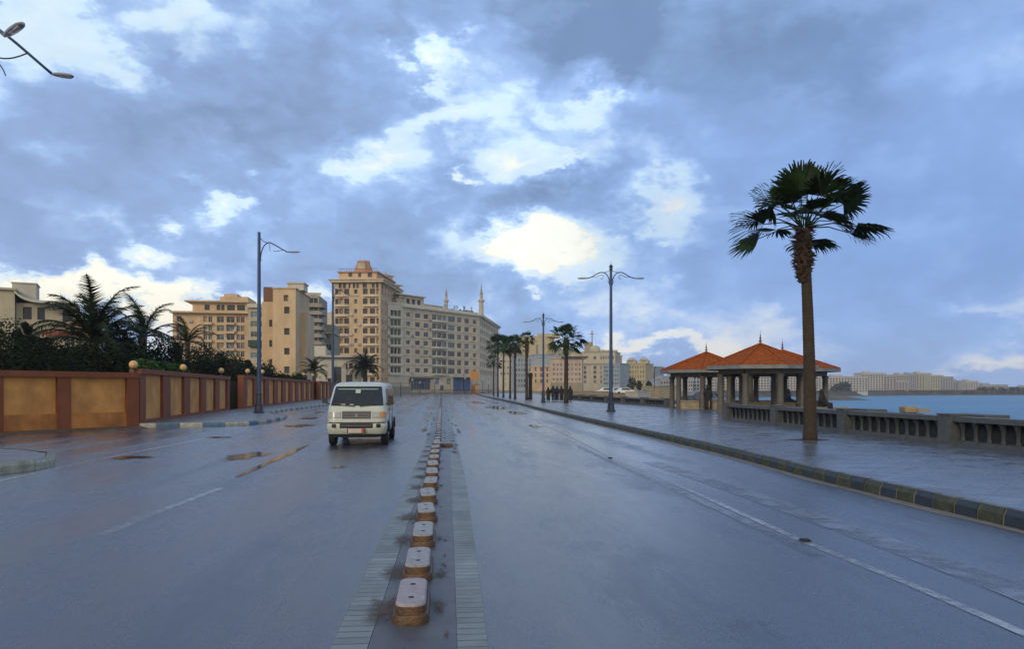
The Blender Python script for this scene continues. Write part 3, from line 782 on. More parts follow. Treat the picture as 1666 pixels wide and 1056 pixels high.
def date_crown(nf, L, seed, elmin=5, elmax=85, nl=58, lw=.042, ll=.56):
    r_ = random.Random(seed); mb = MB()
    for i in range(nf):
        a = i * 2.39996 + r_.uniform(-.25, .25); k = (i + .5) / nf
        e = R(elmin + (elmax - elmin) * k) + r_.uniform(-.12, .12)
        l = L * r_.uniform(.8, 1.1)
        pts = []; p = Vector((0, 0, 0)); ns = 10
        for j in range(ns + 1):
            pts.append(p.copy())
            ee = e - (2.1 * (j / ns) ** 1.7) * (1.05 - .40 * k) * r_.uniform(.9, 1.1)
            p = p + Vector((math.cos(a) * math.cos(ee), math.sin(a) * math.cos(ee), math.sin(ee))) * (l / ns)
        mb.tube(pts, [.04 * (1 - .8 * j / ns) * L / 3 for j in range(ns + 1)], 4)
        side = Vector((-math.sin(a), math.cos(a), 0))
        for j in range(nl):
            t_ = .14 + .85 * j / nl; f = t_ * ns; i0 = min(ns - 1, int(f)); q = pts[i0].lerp(pts[i0 + 1], f - i0)
            tg = (pts[i0 + 1] - pts[i0]).normalized(); un = side.cross(tg)
            for sg in (-1, 1):
                dl = (side * sg * .75 + tg * .62 + un * r_.uniform(-.1, .35)).normalized()
                lf = ll * L / 3 * (math.sin(PI * min(1, t_ * .9 + .12)) ** .6) * r_.uniform(.8, 1.15)
                wv = tg * lw * L / 3 * .6
                end = q + dl * lf; end.z -= .12 * lf
                mb.add([q - wv, q + wv, end + wv * .15, end - wv * .15], [(0, 1, 2, 3)])
    return mb
def datepalm(px, d, pyc, L, seed, label, base_z=.0, nf=26, leaf='date', tr=.25, group=None, elmin=0):
    b = at(px, d, base_z); zc = zof(pyc, d) - base_z
    t = thing('date_palm', label, 'palm tree', b, 0, group)
    palm_trunk(zc, tr * 1.2, tr, (0, 0), 10, 20).build('trunk', M['trunk_grey'], t, True)
    c = date_crown(nf, L, seed, elmin).build('crown', M[leaf], t); c.location = (0, 0, zc - .05)
    return t
g_date = 'date palms behind the garden wall'
datepalm(152, 42, 556, 4.5, 5, 'large date palm with arching fronds behind the left wall, in front of the villa', nf=25, group=g_date, elmin=0)
datepalm(232, 47, 548, 3.1, 8, 'smaller ragged date palm to the right of the large one behind the wall', nf=16, group=g_date, elmin=5)
datepalm(305, 75, 556, 3.2, 9, 'low date palm among the trees in front of the orange apartment block', nf=18, group=g_date)
datepalm(594, 150, 600, 4.3, 14, 'date palm in front of the foot of the tall orange tower', nf=46, group=None, tr=.4, elmin=-5)
datepalm(511, 112, 603, 2.8, 15, 'small date palm above the far end of the garden wall', nf=26, group=None, tr=.25)

# ================================================================== TREES behind the wall
def tree(px, d, ztop, r, seed, label, leaf='leaf_dark', zb=1.2, n=2600, ls=.16, name='garden_tree', cone=False, rz=None):
    r_ = random.Random(seed); b = at(px, d, -.06)
    t = thing(name, label, 'tree', b, 0, 'trees behind the garden wall')
    hh = ztop - zb; tr = MB()
    tr.tube([(0, 0, 0), (.05, 0, zb), (0, .05, zb + hh * .5)], [.16, .12, .05], 7)
    lobes = []
    nl = 15
    for i in range(nl):
        k = (i + .5) / nl
        zz = zb + hh * (.08 + .82 * k); wr = (r * (1 - k) * .9 + .12) if cone else r * math.sqrt(max(.05, 1 - (2 * k - 1) ** 2)) * .75
        a = i * 2.4 + r_.uniform(-.4, .4); rr = wr * r_.uniform(.35, 1)
        c = Vector((math.cos(a) * rr, math.sin(a) * rr, zz)); lobes.append((c, (r * .42 if not cone else r * .38 * (1.25 - k)) * r_.uniform(.7, 1.25)))
        tr.tube([(0, 0, max(.5, zz * .7)), tuple(c)], [.05, .015], 4)
    tr.build('trunk', M['trunk_grey'], t)
    mb = MB()
    for i in range(n):
        c, lr = lobes[r_.randrange(nl)]
        v = Vector((r_.gauss(0, 1), r_.gauss(0, 1), r_.gauss(0, 1))).normalized() * lr * r_.random() ** .35 * r_.uniform(.85, 1.12)
        p = c + v; nn = (v.normalized() + Vector((r_.uniform(-.8, .8), r_.uniform(-.8, .8), r_.uniform(-.8, .8)))).normalized()
        a = nn.cross(Vector((0, 0, 1)))
        if a.length < .1: a = Vector((1, 0, 0))
        a.normalize(); bb = nn.cross(a); s = ls * r_.uniform(.6, 1.3)
        mb.add([p - a * s * .5, p + bb * s * .45, p + a * s * .6, p - bb * s * .4], [(0, 1, 2, 3)])
    mb.build('crown', M[leaf], t)
    return t
TREES = [(5, 36, 4.9, 1.9, 'dark rounded tree at the left edge behind the wall', 0), (40, 38, 5.4, 1.7, 'dark pointed tree second from the left edge behind the wall', 1),
         (-40, 36, 5.3, 2.2, 'dark tree reaching in from beyond the left edge', 0), (75, 39, 4.3, 2.0, 'low dark tree left of the large date palm', 0), (112, 38, 3.8, 2.0, 'dark shrubby tree under the left fronds of the large date palm', 0),
         (165, 38.5, 3.9, 2.3, 'dark shrubby tree around the trunk of the large date palm', 0), (192, 44, 5.6, 1.7, 'dark tree just right of the large date palm', 0), (215, 43, 4.2, 2.2, 'dark tree below the ragged date palm', 0),
         (262, 48, 4.9, 1.9, 'dark tree between the ragged date palm and the villa roof gap', 0), (285, 52, 5.2, 1.6, 'dark tree left of the low date palm', 1), (322, 62, 5.0, 2.6, 'dark tree below the low date palm', 0),
         (352, 72, 5.2, 2.3, 'dark tree in front of the orange apartment windows', 0), (378, 84, 5.3, 2.6, 'dark tree left of the single-arm street lamp', 0), (403, 95, 5.5, 2.8, 'dark tree directly left of the lamp pole', 1),
         (432, 98, 4.6, 2.4, 'dark tree directly right of the lamp pole', 0), (272, 45, 3.1, 1.3, 'low dark shrub tree behind the hedge', 0), (222, 40, 3.6, 1.8, 'low dark shrub tree near the wall corner', 0), (340, 64, 3.6, 1.8, 'low dark shrub tree behind the third globe lamp', 0),
         (135, 45, 4.2, 2.2, 'dark tree far behind the large date palm trunk', 0), (20, 34, 3.6, 2.0, 'low bushy shrub along the wall at the left edge', 0), (85, 35, 3.2, 2.0, 'low bushy shrub behind the left wall panel', 0), (470, 118, 3.6, 2.4, 'low dark shrub in front of the beige stair block', 0), (455, 108, 3.4, 2.4, 'low dark shrub between the lamp and the beige block', 0)]
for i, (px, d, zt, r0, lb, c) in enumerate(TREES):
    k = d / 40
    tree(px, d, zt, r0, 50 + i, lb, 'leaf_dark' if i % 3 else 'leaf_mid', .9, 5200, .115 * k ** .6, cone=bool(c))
tree(488, 112, 3.9, 1.5, 90, 'small green shrub at the far part of the garden wall', 'leaf_mid', .9, 1500, .25)
# trimmed hedge behind the wall near the corner
def hedge(pxa, da, pxb, db, z0, z1, wdt, seed, label):
    r_ = random.Random(seed); A, B = at(pxa, da), at(pxb, db); L = (B - A).length; u = (B - A) / L
    t = thing('hedge', label, 'hedge', A, math.atan2(u.y, u.x)); mb = MB()
    for i in range(3200):
        x = r_.uniform(0, L); a = r_.uniform(0, PI); e = min(1, min(x, L - x) / .8 + .25) ** .5
        yy = math.cos(a) * wdt / 2; zz = z0 + (z1 - z0) * e * math.sin(a) ** .6
        p = Vector((x, yy, zz)) + Vector((r_.gauss(0, .04), r_.gauss(0, .04), r_.gauss(0, .04))); s = r_.uniform(.05, .10)
        d1 = Vector((r_.gauss(0, 1), r_.gauss(0, 1), r_.gauss(0, .6))).normalized() * s; d2 = d1.cross(Vector((r_.gauss(0, 1), r_.gauss(0, 1), r_.gauss(0, 1)))).normalized() * s
        mb.add([p - d1, p + d2, p + d1, p - d2], [(0, 1, 2, 3)])
    mb.build('foliage', M['hedge'], t)
    m2 = MB(); m2.box((L / 2, 0, z1 / 2 - .15), (L * .94, wdt * .7, z1 - .4)); m2.build('branches', M['leaf_dark'], t)
hedge(222, 36.5, 300, 48, 1.2, 3.0, 1.0, 5, 'bright green trimmed hedge showing over the wall by the corner')

# ================================================================== GARDEN WALL
class Frame:
    def __init__(s, pxa, da, pxb, db, z=0.0):
        s.A, s.B = at(pxa, da, z), at(pxb, db, z); s.z = z
        s.L = (s.B - s.A).length; s.U = (s.B - s.A) / s.L; s.rz = math.atan2(s.U.y, s.U.x)
    def u(s, px):
        r = (px - CX) / F; dx, dy = r * CS + SN, -r * SN + CS     # ray direction
        # A + U t = k (dx,dy)
        det = s.U.x * -dy + dx * s.U.y
        return (-s.A.x * -dy + -dx * s.A.y) / det if abs(det) > 1e-9 else 0
    def depth(s, px):
        p = s.A + s.U * s.u(px); return p.x * SN + p.y * CS
    def h(s, px, py): return zof(py, s.depth(px)) - s.z
def wall_run(fr, pans, h, label, zb=0.0, ledge=False, th=.4, ends=(0.0, 0.0)):
    """terracotta frame with recessed ochre panels; pans = list of (u0,u1)"""
    t = thing('garden_wall', label, 'wall', fr.A, fr.rz, 'panelled garden wall in three stretches')
    L = fr.L; fm = MB(); pt = MB()
    t_top, t_bot = h - .22, (.30 if not ledge else .10)
    fm.box((L / 2 + (ends[1] - ends[0]) / 2, th / 2 - .02, (h - .11)), (L + ends[0] + ends[1], th + .06, .22))       # coping beam
    edges = [-ends[0]] + [e for p in pans for e in p] + [L + ends[1]]
    for a, b in zip(edges[0::2], edges[1::2]):
        if b - a > .02: fm.box(((a + b) / 2, th / 2, (t_top - .1) / 2), (b - a, th, t_top + .1))
    if t_bot > .12:
        for a, b in pans: fm.box(((a + b) / 2, th / 2 - .0, t_bot / 2 - .1), (b - a, th - .004, t_bot + .2))
    fm.build('wall_frame', M['terra'], t)
    for a, b in pans:
        p = MB(); p.box(((a + b) / 2, th / 2 + .02, (t_top + t_bot) / 2), (b - a - .004, th - .24, t_top - t_bot - .004))
        pn = p.build('panel', M['ochre'], t)
        if ledge: p = MB(); p.box(((a + b) / 2, th / 2 + .005, .38), (b - a - .006, th - .11, .60)); p.build('plinth', M['ochre_low'], pn)
    return t
zb = 0.0
f1 = Frame(-180, 24.6, 226, 32.0)
pans = [(f1.u(a), f1.u(b)) for a, b in ((-105, -18), (6, 94), (116, 207))]
wall_run(f1, pans, 2.30, 'nearest stretch of the red and ochre garden wall, facing the viewer left of the corner', ledge=True)
f2 = Frame(228, 32.15, 374, 53.6, .0)
L2 = f2.L; pans = [(L2 * (i + .18) / 5.1 + .1, L2 * (i + .86) / 5.1 + .1) for i in range(5)]
wall_run(f2, pans, 2.48, 'middle stretch of the garden wall with five ochre panels between the corner and the dark gate')
f3 = Frame(396, 56, 516, 104, .0)
L3 = f3.L; pans = [(L3 * (i + .3) / 10.2, L3 * (i + .86) / 10.2) for i in range(10)]
wall_run(f3, pans, 2.62, 'long receding stretch of the garden wall with ten ochre panels beyond the dark gate')
f4 = Frame(520, 101, 548, 128, .0)
L4 = f4.L; pans = [(L4 * (i + .3) / 5.1, L4 * (i + .86) / 5.1) for i in range(5)]
wall_run(f4, pans, 2.62, 'farthest stretch of the garden wall, standing proud beside the second lamp pole')
# recessed dark gate
ga, gb = at(370, 56.5), at(402, 59.5); fg = Frame(368, 56.5, 402, 58.5)
t = thing('gate', 'dark metal gate recessed between two stretches of garden wall', 'gate', fg.A, fg.rz)
g = MB()
for i in range(int(fg.L / .16)): g.box((i * .16 + .08, 0, 1.15), (.135, .05, 2.1))
g.build('gate_leaf', M['st_dark'], t); g = MB(); g.box((fg.L / 2, .0, 2.26), (fg.L, .1, .10)); g.box((fg.L / 2, .0, .08), (fg.L, .08, .06)); g.build('gate_rail', M['black'], t)
# globe lamps on the wall
gl = thing('globe_lamp', 'yellow globe lamp on the wall, nearest, above the corner', 'globe lamp', group='round yellow globe lamps along the garden wall')
g = MB(); g.lathe([(.09, 0), (.07, .05), (.045, .09), (.045, .2), (.09, .23), (.10, .26)], n=10); g.build('lamp_neck', M['lamp_dark'], gl, 'auto')
g = MB(); g.ball((0, 0, .38), .175, 16); g.build('globe', M['globe'], gl, True)
kg = children(gl)
def gplace(first, px, d, pyc, lab):
    zc = zof(pyc, d); p = at(px, d)
    if first: gl.location = (p.x, p.y, zc - .38)
    else: dup(gl, (p.x, p.y, zc - .38), 0, lab, kids=kg)
gplace(True, 217, 32.0, 593.5, '')
gplace(False, 298, 41.0, 598, 'yellow globe lamp above the hedge, second from the left')
gplace(False, 360, 51.0, 603, 'yellow globe lamp left of the dark gate')
gplace(False, 403, 57.2, 604, 'yellow globe lamp just right of the dark gate')
gplace(False, 427, 64.2, 605, 'yellow globe lamp just right of the near lamp pole')
gplace(False, 494, 91, 609, 'small far globe lamp on the long wall, left of a close pair')
gplace(False, 509, 99.8, 610.5, 'small far globe lamp on the long wall, middle of the three far ones')
gplace(False, 520.5, 101.3, 612, 'small far globe lamp where the last stretch of wall begins')
# rubble/dirt at the wall foot
m2 = MB(); r_ = random.Random(8); A, B = f1.A, f1.B; nrm = Vector((f1.U.y, -f1.U.x, 0)); lf = []; rg = []
for i in range(31):
    c = A + (B - A) * (i / 30); lf.append(c + nrm * (.55 + .25 * r_.random())); rg.append(c - nrm * .1)
m2v = MB(); n_ = 31
m2v.add([(p.x, p.y, .006) for p in lf] + [(p.x, p.y, .10) for p in rg], [(i, i + 1, n_ + i + 1, n_ + i) for i in range(n_ - 1)])
tag(m2v.build('dirt_verge', M['verge']), kind='stuff')

# ================================================================== STREET LAMPS
def bez(p0, p1, p2, p3, n=10):
    out = []
    for i in range(n + 1):
        t = i / n; out.append(tuple((1 - t) ** 3 * a + 3 * (1 - t) ** 2 * t * b + 3 * (1 - t) * t * t * c + t ** 3 * d for a, b, c, d in zip(p0, p1, p2, p3)))
    return out
def lamp_head(name, parent, x, y, z, dirx=1, diry=0, L=.62, pitch=0.0):
    mb = MB(); ps = []; rs = []
    for i in range(9):
        t = i / 8; ps.append((x + dirx * L * t, y + diry * L * t, z + pitch * t)); rs.append(.03 + .085 * math.sin(PI * min(1, t * .8 + .12)) ** .6)
    rs[-1] = .03
    mb.tube(ps, rs, 10, 0, .45)
    h = mb.build(name, M['lamp_head'], parent, True)
    g = MB(); g.tube([(p[0], p[1], p[2] - .035) for p in ps[3:8]], [r * .6 for r in rs[3:8]], 8, 0, .4); g.build('lens', M['lamp_glass'], h, True)
def pedestal(t, s=1.0):
    b = MB(); b.lathe([(.30 * s, 0), (.30 * s, .07), (.24 * s, .12), (.20 * s, .45), (.215 * s, .5), (.16 * s, .58), (.13 * s, 1.1), (.15 * s, 1.16), (.10 * s, 1.28)], n=8, rot=R(22.5)); b.build('base', M['lamp_dark'], t)
def double_lamp(loc, Hh, label, rz=0):
    t = thing('street_lamp', label, 'street lamp', loc, rz, 'blue double-arm street lamps')
    pedestal(t)
    p = MB(); p.lathe([(.115, 1.25), (.10, Hh * .5), (.08, Hh - .35)], n=12); p.lathe([(.10, 2.3), (.10, 2.42)], n=12); p.lathe([(.095, Hh - 1.25), (.095, Hh - 1.1)], n=12); p.build('pole', M['lamp_blue'], t, 'auto')
    f = MB(); f.lathe([(.05, Hh - .4), (.10, Hh - .34), (.11, Hh - .26), (.08, Hh - .2), (.13, Hh - .14), (.08, Hh - .02), (.02, Hh + .0), (.006, Hh + .22)], n=12); f.build('finial', M['lamp_dark'], t, 'auto')
    z = Hh
    for s in (-1, 1):
        a = MB()
        a.tube(bez((.06 * s, 0, z - 1.25), (.12 * s, 0, z - .45), (.55 * s, 0, z - .35), (.95 * s, 0, z - .62)) + bez((.95 * s, 0, z - .62), (1.2 * s, 0, z - .80), (1.35 * s, 0, z - .84), (1.52 * s, 0, z - .84), 5)[1:], .032, 8)
        a.tube(bez((.03 * s, 0, z - .38), (.25 * s, 0, z - .44), (.45 * s, 0, z - .52), (.70 * s, 0, z - .50), 6), .018, 6)
        a.tube(bez((.20 * s, 0, z - 1.0), (.10 * s, 0, z - 1.18), (.08 * s, 0, z - 1.3), (.04 * s, 0, z - 1.4), 6), .02, 6)
        arm = a.build('arm', M['lamp_blue'], t, True)
        c = MB(); c.tube(bez((1.15 * s, 0, z - .78), (.9 * s, 0, z - .88), (.75 * s, 0, z - .62), (.55 * s, 0, z - .66), 8) + bez((.55 * s, 0, z - .66), (.42 * s, 0, z - .72), (.5 * s, 0, z - .98), (.66 * s, 0, z - .86), 8)[1:], .017, 6); c.build('scroll', M['lamp_blue'], arm, True)
        lamp_head('lamp_head', t, 1.48 * s, 0, z - .85, s)
    return t
p = gp(994, 670, PZ); double_lamp(p, 9.2, 'nearer double-arm blue street lamp on the promenade, left of the pavilions', -YAW)
p = at(884, 79, PZ); double_lamp(p, 9.15, 'farther double-arm blue street lamp between two fan palms', -YAW)
def single_lamp(px, d, Hh, z0, label):
    t = thing('street_lamp', label, 'street lamp', at(px, d, z0), -YAW, 'blue single-arm street lamps on the left pavement')
    pedestal(t, 1.1)
    p = MB(); p.lathe([(.125, 1.25), (.115, Hh * .5), (.09, Hh)], n=12); p.lathe([(.12, 3.0), (.12, 3.15)], n=12); p.build('pole', M['lamp_blue'], t, 'auto')
    z = Hh; a = MB()
    a.tube(bez((.08, 0, z - 1.75), (.1, 0, z - .95), (.35, 0, z - .65), (.62, 0, z - .62)) + bez((.62, 0, z - .62), (.9, 0, z - .7), (1.3, 0, z - 1.0), (1.68, 0, z - 1.18), 6)[1:], .036, 8)
    a.tube(bez((.05, 0, z - .25), (.12, 0, z - .5), (.3, 0, z - .62), (.62, 0, z - .64), 6), .022, 6)
    arm = a.build('arm', M['lamp_blue'], t, True)
    c = MB(); c.tube(bez((1.45, 0, z - 1.08), (1.2, 0, z - 1.12), (1.0, 0, z - 1.2), (.86, 0, z - 1.12), 6), .018, 6); c.tube(bez((.55, 0, z - .63), (.7, 0, z - .8), (.62, 0, z - 1.05), (.68, 0, z - 1.15), 6), .016, 6); c.build('scroll', M['lamp_blue'], arm, True)
    lamp_head('lamp_head', t, 1.62, 0, z - 1.19, 1, 0, .85)
    return t
single_lamp(421.5, 46.3, 10.9, .17, 'near tall single-arm blue street lamp on the left pavement by the garden wall')
single_lamp(541.5, 71, 11.2, .17, 'second single-arm blue street lamp, its foot hidden behind the van')
# near lamp reaching in from the left edge; its pole stands outside the frame on the island
lp0 = at(-70, 20.4, .19); t = thing('street_lamp', 'blue street lamp with two heads reaching in at the top left corner of the view', 'street lamp', lp0, -YAW, 'blue multi-arm street lamp on the traffic island')
pedestal(t, 1.1); zt = zof(18, 20.4) - .19
p = MB(); p.lathe([(.115, 1.25), (.10, zt * .5), (.075, zt + .3)], n=12); p.build('pole', M['lamp_blue'], t, 'auto')
tip1 = at(85, 21.4, zof(120, 21.4)); tip2 = at(8, 18.9, zof(58, 18.9))
for tip, hd, ln in ((tip1, at(120, 21.6, zof(124, 21.6)), .6), (tip2, at(37, 17.9, zof(37, 17.9)), .6)):
    inv = Matrix.Rotation(YAW, 4, 'Z')
    q = inv @ (tip - Vector(lp0)); h2 = inv @ (hd - Vector(lp0))
    a = MB(); a.tube(bez((0, 0, zt - .1), (q.x * .3, q.y * .3, zt + .12), (q.x * .55, q.y * .55, q.z + (zt - q.z) * .62), tuple(q), 14), .038, 8)
    a.tube(bez((0, 0, zt - 1.4), (q.x * .2, q.y * .2, zt - .6), (q.x * .3, q.y * .3, q.z + .62), (q.x * .42, q.y * .42, q.z + (zt - q.z) * .74), 8), .024, 6)
    arm = a.build('arm', M['lamp_blue'], t, True)
    c = MB(); c.tube(bez((q.x * .72, q.y * .72, q.z + (zt - q.z) * .36), (q.x * .5, q.y * .5, q.z + .1), (q.x * .3, q.y * .3, q.z + .1), (q.x * .3, q.y * .3, q.z + .6), 10), .02, 6)
    c.tube(bez((q.x * .2, q.y * .2, q.z + .4), (q.x * .35, q.y * .35, q.z + .25), (q.x * .45, q.y * .45, q.z + .1), (q.x * .5, q.y * .5, q.z - .25), 8), .017, 6)
    c.build('scroll', M['lamp_blue'], arm, True)
    dv = (h2 - q); ll = dv.length; dv /= ll
    mbh = MB(); ps = [tuple(q + dv * ll * i / 8) for i in range(9)]
    mbh.tube(ps, [.05, .085, .10, .11, .115, .115, .11, .10, .05], 12, 0, .55); hh = mbh.build('lamp_head', M['lamp_head'], t, 'auto')
    g = MB(); g.tube([(p_[0], p_[1], p_[2] - .045) for p_ in ps[3:8]], .07, 8, 0, .4); g.build('lens', M['lamp_glass'], hh, True)

# ================================================================== BALUSTRADE
def balustrade(A, B, posts, nb, h, label, end_posts=True, group='granite balustrade along the promenade', pw=.48):
    A, B = Vector(A), Vector(B); L = (B - A).length; u = (B - A) / L
    t = thing('balustrade', label, 'balustrade', A, math.atan2(u.y, u.x), group)
    prs = [L * i / posts for i in range(posts + 1)]
    bm_proto = MB(); hz = h - .13
    bm_proto.lathe([(.075, .12), (.07, .17), (.052, .20), (.050, .34), (.062, hz - .16), (.095, hz - .05), (.12, hz - .001)], n=8)
    bme = None
    for i, x in enumerate(prs):
        if (i == 0 or i == posts) and not end_posts: continue
        p = MB(); p.box((x, 0, (h + .03) / 2 - .0), (pw, pw, h + .03)); p.box((x, 0, h + .05), (pw + .05, pw + .05, .04)); p.build('post', M['granite2'], t)
    for a, b in zip(prs, prs[1:]):
        x0, x1 = a + pw / 2, b - pw / 2
        m_ = MB(); m_.box(((x0 + x1) / 2, 0, h - .065), (x1 - x0 - .004, .36, .13)); m_.box(((x0 + x1) / 2, 0, .06), (x1 - x0 - .004, .34, .118)); m_.build('rail', M['granite2'], t)
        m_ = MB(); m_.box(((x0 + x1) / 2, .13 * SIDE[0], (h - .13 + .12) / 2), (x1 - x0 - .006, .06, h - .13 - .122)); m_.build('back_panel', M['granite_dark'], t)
        for k in range(nb):
            if bme is None:
                ob = bm_proto.build('baluster', M['granite'], t, 'auto'); bme = ob.data
            else: ob = link('baluster', bme, t)
            ob.location = (x0 + (x1 - x0) * (k + .5) / nb, -.04 * SIDE[0], 0)
    return t
SIDE = [1]
# near run: walked away from the viewer; back panel on the sea side (local -y = right of travel)
SIDE[0] = -1
balustrade((13.35, -1.9, PZ), (13.35, 34.7, PZ), 7, 10, .73, 'near granite balustrade with flared balusters on the promenade edge, behind the lone palm')
SIDE[0] = 1
pa, pb_ = at(928, 98, PZ), at(1088, 60, PZ)
balustrade(pa, pb_, 6, 9, .62, 'farther low balustrade between the double lamp and the left pavilion', pw=.6)
# outer parapet below
m_ = MB(); m_.box((0, 0, .3), (.5, 9.5, .62)); o = tag(m_.build('parapet', M['granite']), 'dark low outer parapet beyond the balustrade, right of the pavilions', 'parapet'); o.location = (15.9, 29.2, PZ)
# beige stones on the outer parapet
def stone(x, y, z, s, seed, label):
    r_ = random.Random(seed); m_ = MB(); n = 10; rings = []
    for i in range(6):
        e = -PI / 2 + PI * (i + .5) / 6; sq = lambda v: math.copysign(abs(v) ** .45, v); rings.append([(sq(math.cos(2 * PI * k / n)) * math.cos(e) ** .4 * s[0] * r_.uniform(.85, 1.05), sq(math.sin(2 * PI * k / n)) * math.cos(e) ** .4 * s[1] * r_.uniform(.85, 1.05), s[2] + s[2] * sq(math.sin(e)) + r_.uniform(-.015, .015)) for k in range(n)])
    loft(m_, rings, 0, True, None, True); o = tag(m_.build('boulder', M['stone_tan'], None, 'auto'), label, 'boulder'); o.location = (x, y, z); return o
q = at(1478, 26.3); stone(q.x, q.y, .79, (.26, .24, .13), 3, 'pale rounded boulder on the outer parapet behind the balustrade')
q = at(1497, 26.3); m_ = MB(); m_.box((0, 0, .1), (.5, .4, .12), .2, 0, .9); o = tag(m_.build('stone_block', M['stone_tan']), 'flat pale stone block just right of the boulder on the parapet', 'stone block'); o.location = (q.x, q.y, .79)
m_ = MB(); m_.box((0, 0, .37), (.7, 1.6, .76)); o = tag(m_.build('stone_block', M['granite2']), 'long granite block behind the nearest visible balustrade post', 'stone block'); o.location = (14.6, 19.8, PZ)
m_ = MB(); m_.box((0, 0, .37), (.7, 1.6, .76)); o = tag(m_.build('stone_block', M['granite2']), 'long granite block behind the balustrade post right of the palm trunk', 'stone block'); o.location = (14.6, 25.4, PZ)

# ================================================================== PAVILIONS
def pavilion(px, d, Rr, label, rot, low=(0, 1, 2, 6, 7), gz=PZ, eave=2.55, apex=1.28):
    c = at(px, d, gz); t = thing('pavilion', label, 'pavilion', c, 0, 'octagonal pavilions with orange tiled roofs by the sea')
    rf = MB(); nc = 15; rot_ = rot
    def pt(r, z, k): a = rot_ + 2 * PI * k / 8; return (r * math.cos(a), r * math.sin(a), z)
    z0 = eave + .22
    for i in range(nc):                      # overlapping tile courses, each a real step
        ra, rb = Rr * (1 - i / nc), Rr * (1 - (i + 1) / nc)
        za, zbb = z0 + apex * i / nc, z0 + apex * (i + 1) / nc
        vs = [pt(ra, za + .022, k) for k in range(8)] + [pt(rb + .0, zbb + .0, k) for k in range(8)] + [pt(ra, za - .01, k) for k in range(8)]
        fs = []
        for k in range(8):
            k2 = (k + 1) % 8
            fs += [(k, k2, 8 + k2, 8 + k), (16 + k, 16 + k2, k2, k)]
        rf.add(vs, fs)
    roof = rf.build('roof', M['tile'], t)
    hp = MB()
    for k in range(8): hp.tube([pt(Rr + .01, z0 + .02, k), pt(.08, z0 + apex + .02, k)], .05, 6)
    hp.build('hip_ridge', M['tile'], roof)
    fa = MB()
    for k in range(8):
        a, b = pt(Rr + .02, 0, k), pt(Rr + .02, 0, k + 1); a2, b2 = pt(Rr - .12, 0, k), pt(Rr - .12, 0, k + 1)
        for (p_, q_) in ((a, b),):
            vs = [(a[0], a[1], eave), (b[0], b[1], eave), (b[0], b[1], z0 - .012), (a[0], a[1], z0 - .012), (a2[0], a2[1], eave), (b2[0], b2[1], eave), (b2[0], b2[1], z0 - .012), (a2[0], a2[1], z0 - .012)]
            fa.add(vs, [(0, 1, 2, 3), (5, 4, 7, 6), (1, 0, 4, 5), (3, 2, 6, 7)])
    # flat ceiling and ring beam
    n8 = [pt(Rr - .121, eave + .05, k) for k in range(8)]
    fa.add(n8, [tuple(reversed(range(8)))])
    fa.build('fascia', M['fascia'], t)
    rc = Rr * .74; bm_ = MB()
    for k in range(8):
        a, b = Vector(pt(rc, 0, k)), Vector(pt(rc, 0, k + 1)); m_ = (a + b) / 2; an = math.atan2(b.y - a.y, b.x - a.x)
        bm_.box((m_.x, m_.y, eave - .11), ((b - a).length + .04, .26, .30), an)
    bm_.build('ring_beam', M['column'], t)
    for k in range(8):
        q = pt(rc, 0, k); cl_ = MB()
        cl_.lathe([(.24, 0), (.24, .12), (.19, .16), (.175, 1.2), (.165, eave - .45), (.22, eave - .36), (.22, eave - .262)], (q[0], q[1], 0), 14); cl_.build('column', M['column'], t, 'auto')
    for k in low:
        a, b = Vector(pt(rc, 0, k)), Vector(pt(rc, 0, k + 1)); m_ = (a + b) / 2; an = math.atan2(b.y - a.y, b.x - a.x); L = (b - a).length - .42
        lw = MB(); lw.box((m_.x, m_.y, .27), (L, .22, .54), an); lw.box((m_.x, m_.y, .575), (L + .02, .34, .07), an); lw.build('low_wall', M['stone_tan'], t)
    f = MB(); zz = z0 + apex
    f.lathe([(.10, -.05), (.09, .06), (.045, .1), (.08, .18), (.085, .22), (.03, .28), (.06, .36), (.06, .40), (.02, .46), (.04, .52), (.012, .58), (.006, .80)], (0, 0, zz), 10); f.build('finial', M['st_brown'], t, 'auto')
    return t
# octagon orientation: photo shows its corners at -75,-37,8,53 degrees around the view axis
vr = -PI / 2 - YAW
pavilion(1237, 45.0, 3.28, 'nearest and largest pavilion of the three, orange roof, beside the balustrade end', vr + R(8), (1, 2, 3))
pavilion(1149, 55.5, 3.30, 'left pavilion of the three, its roof end partly behind the nearest one', vr + R(-20), (7, 0, 1, 2, 3, 4))
pavilion(1273, 52.5, 3.65, 'right rear pavilion whose orange roof sticks out beyond the palm trunk', vr + R(22), (1, 2, 3))

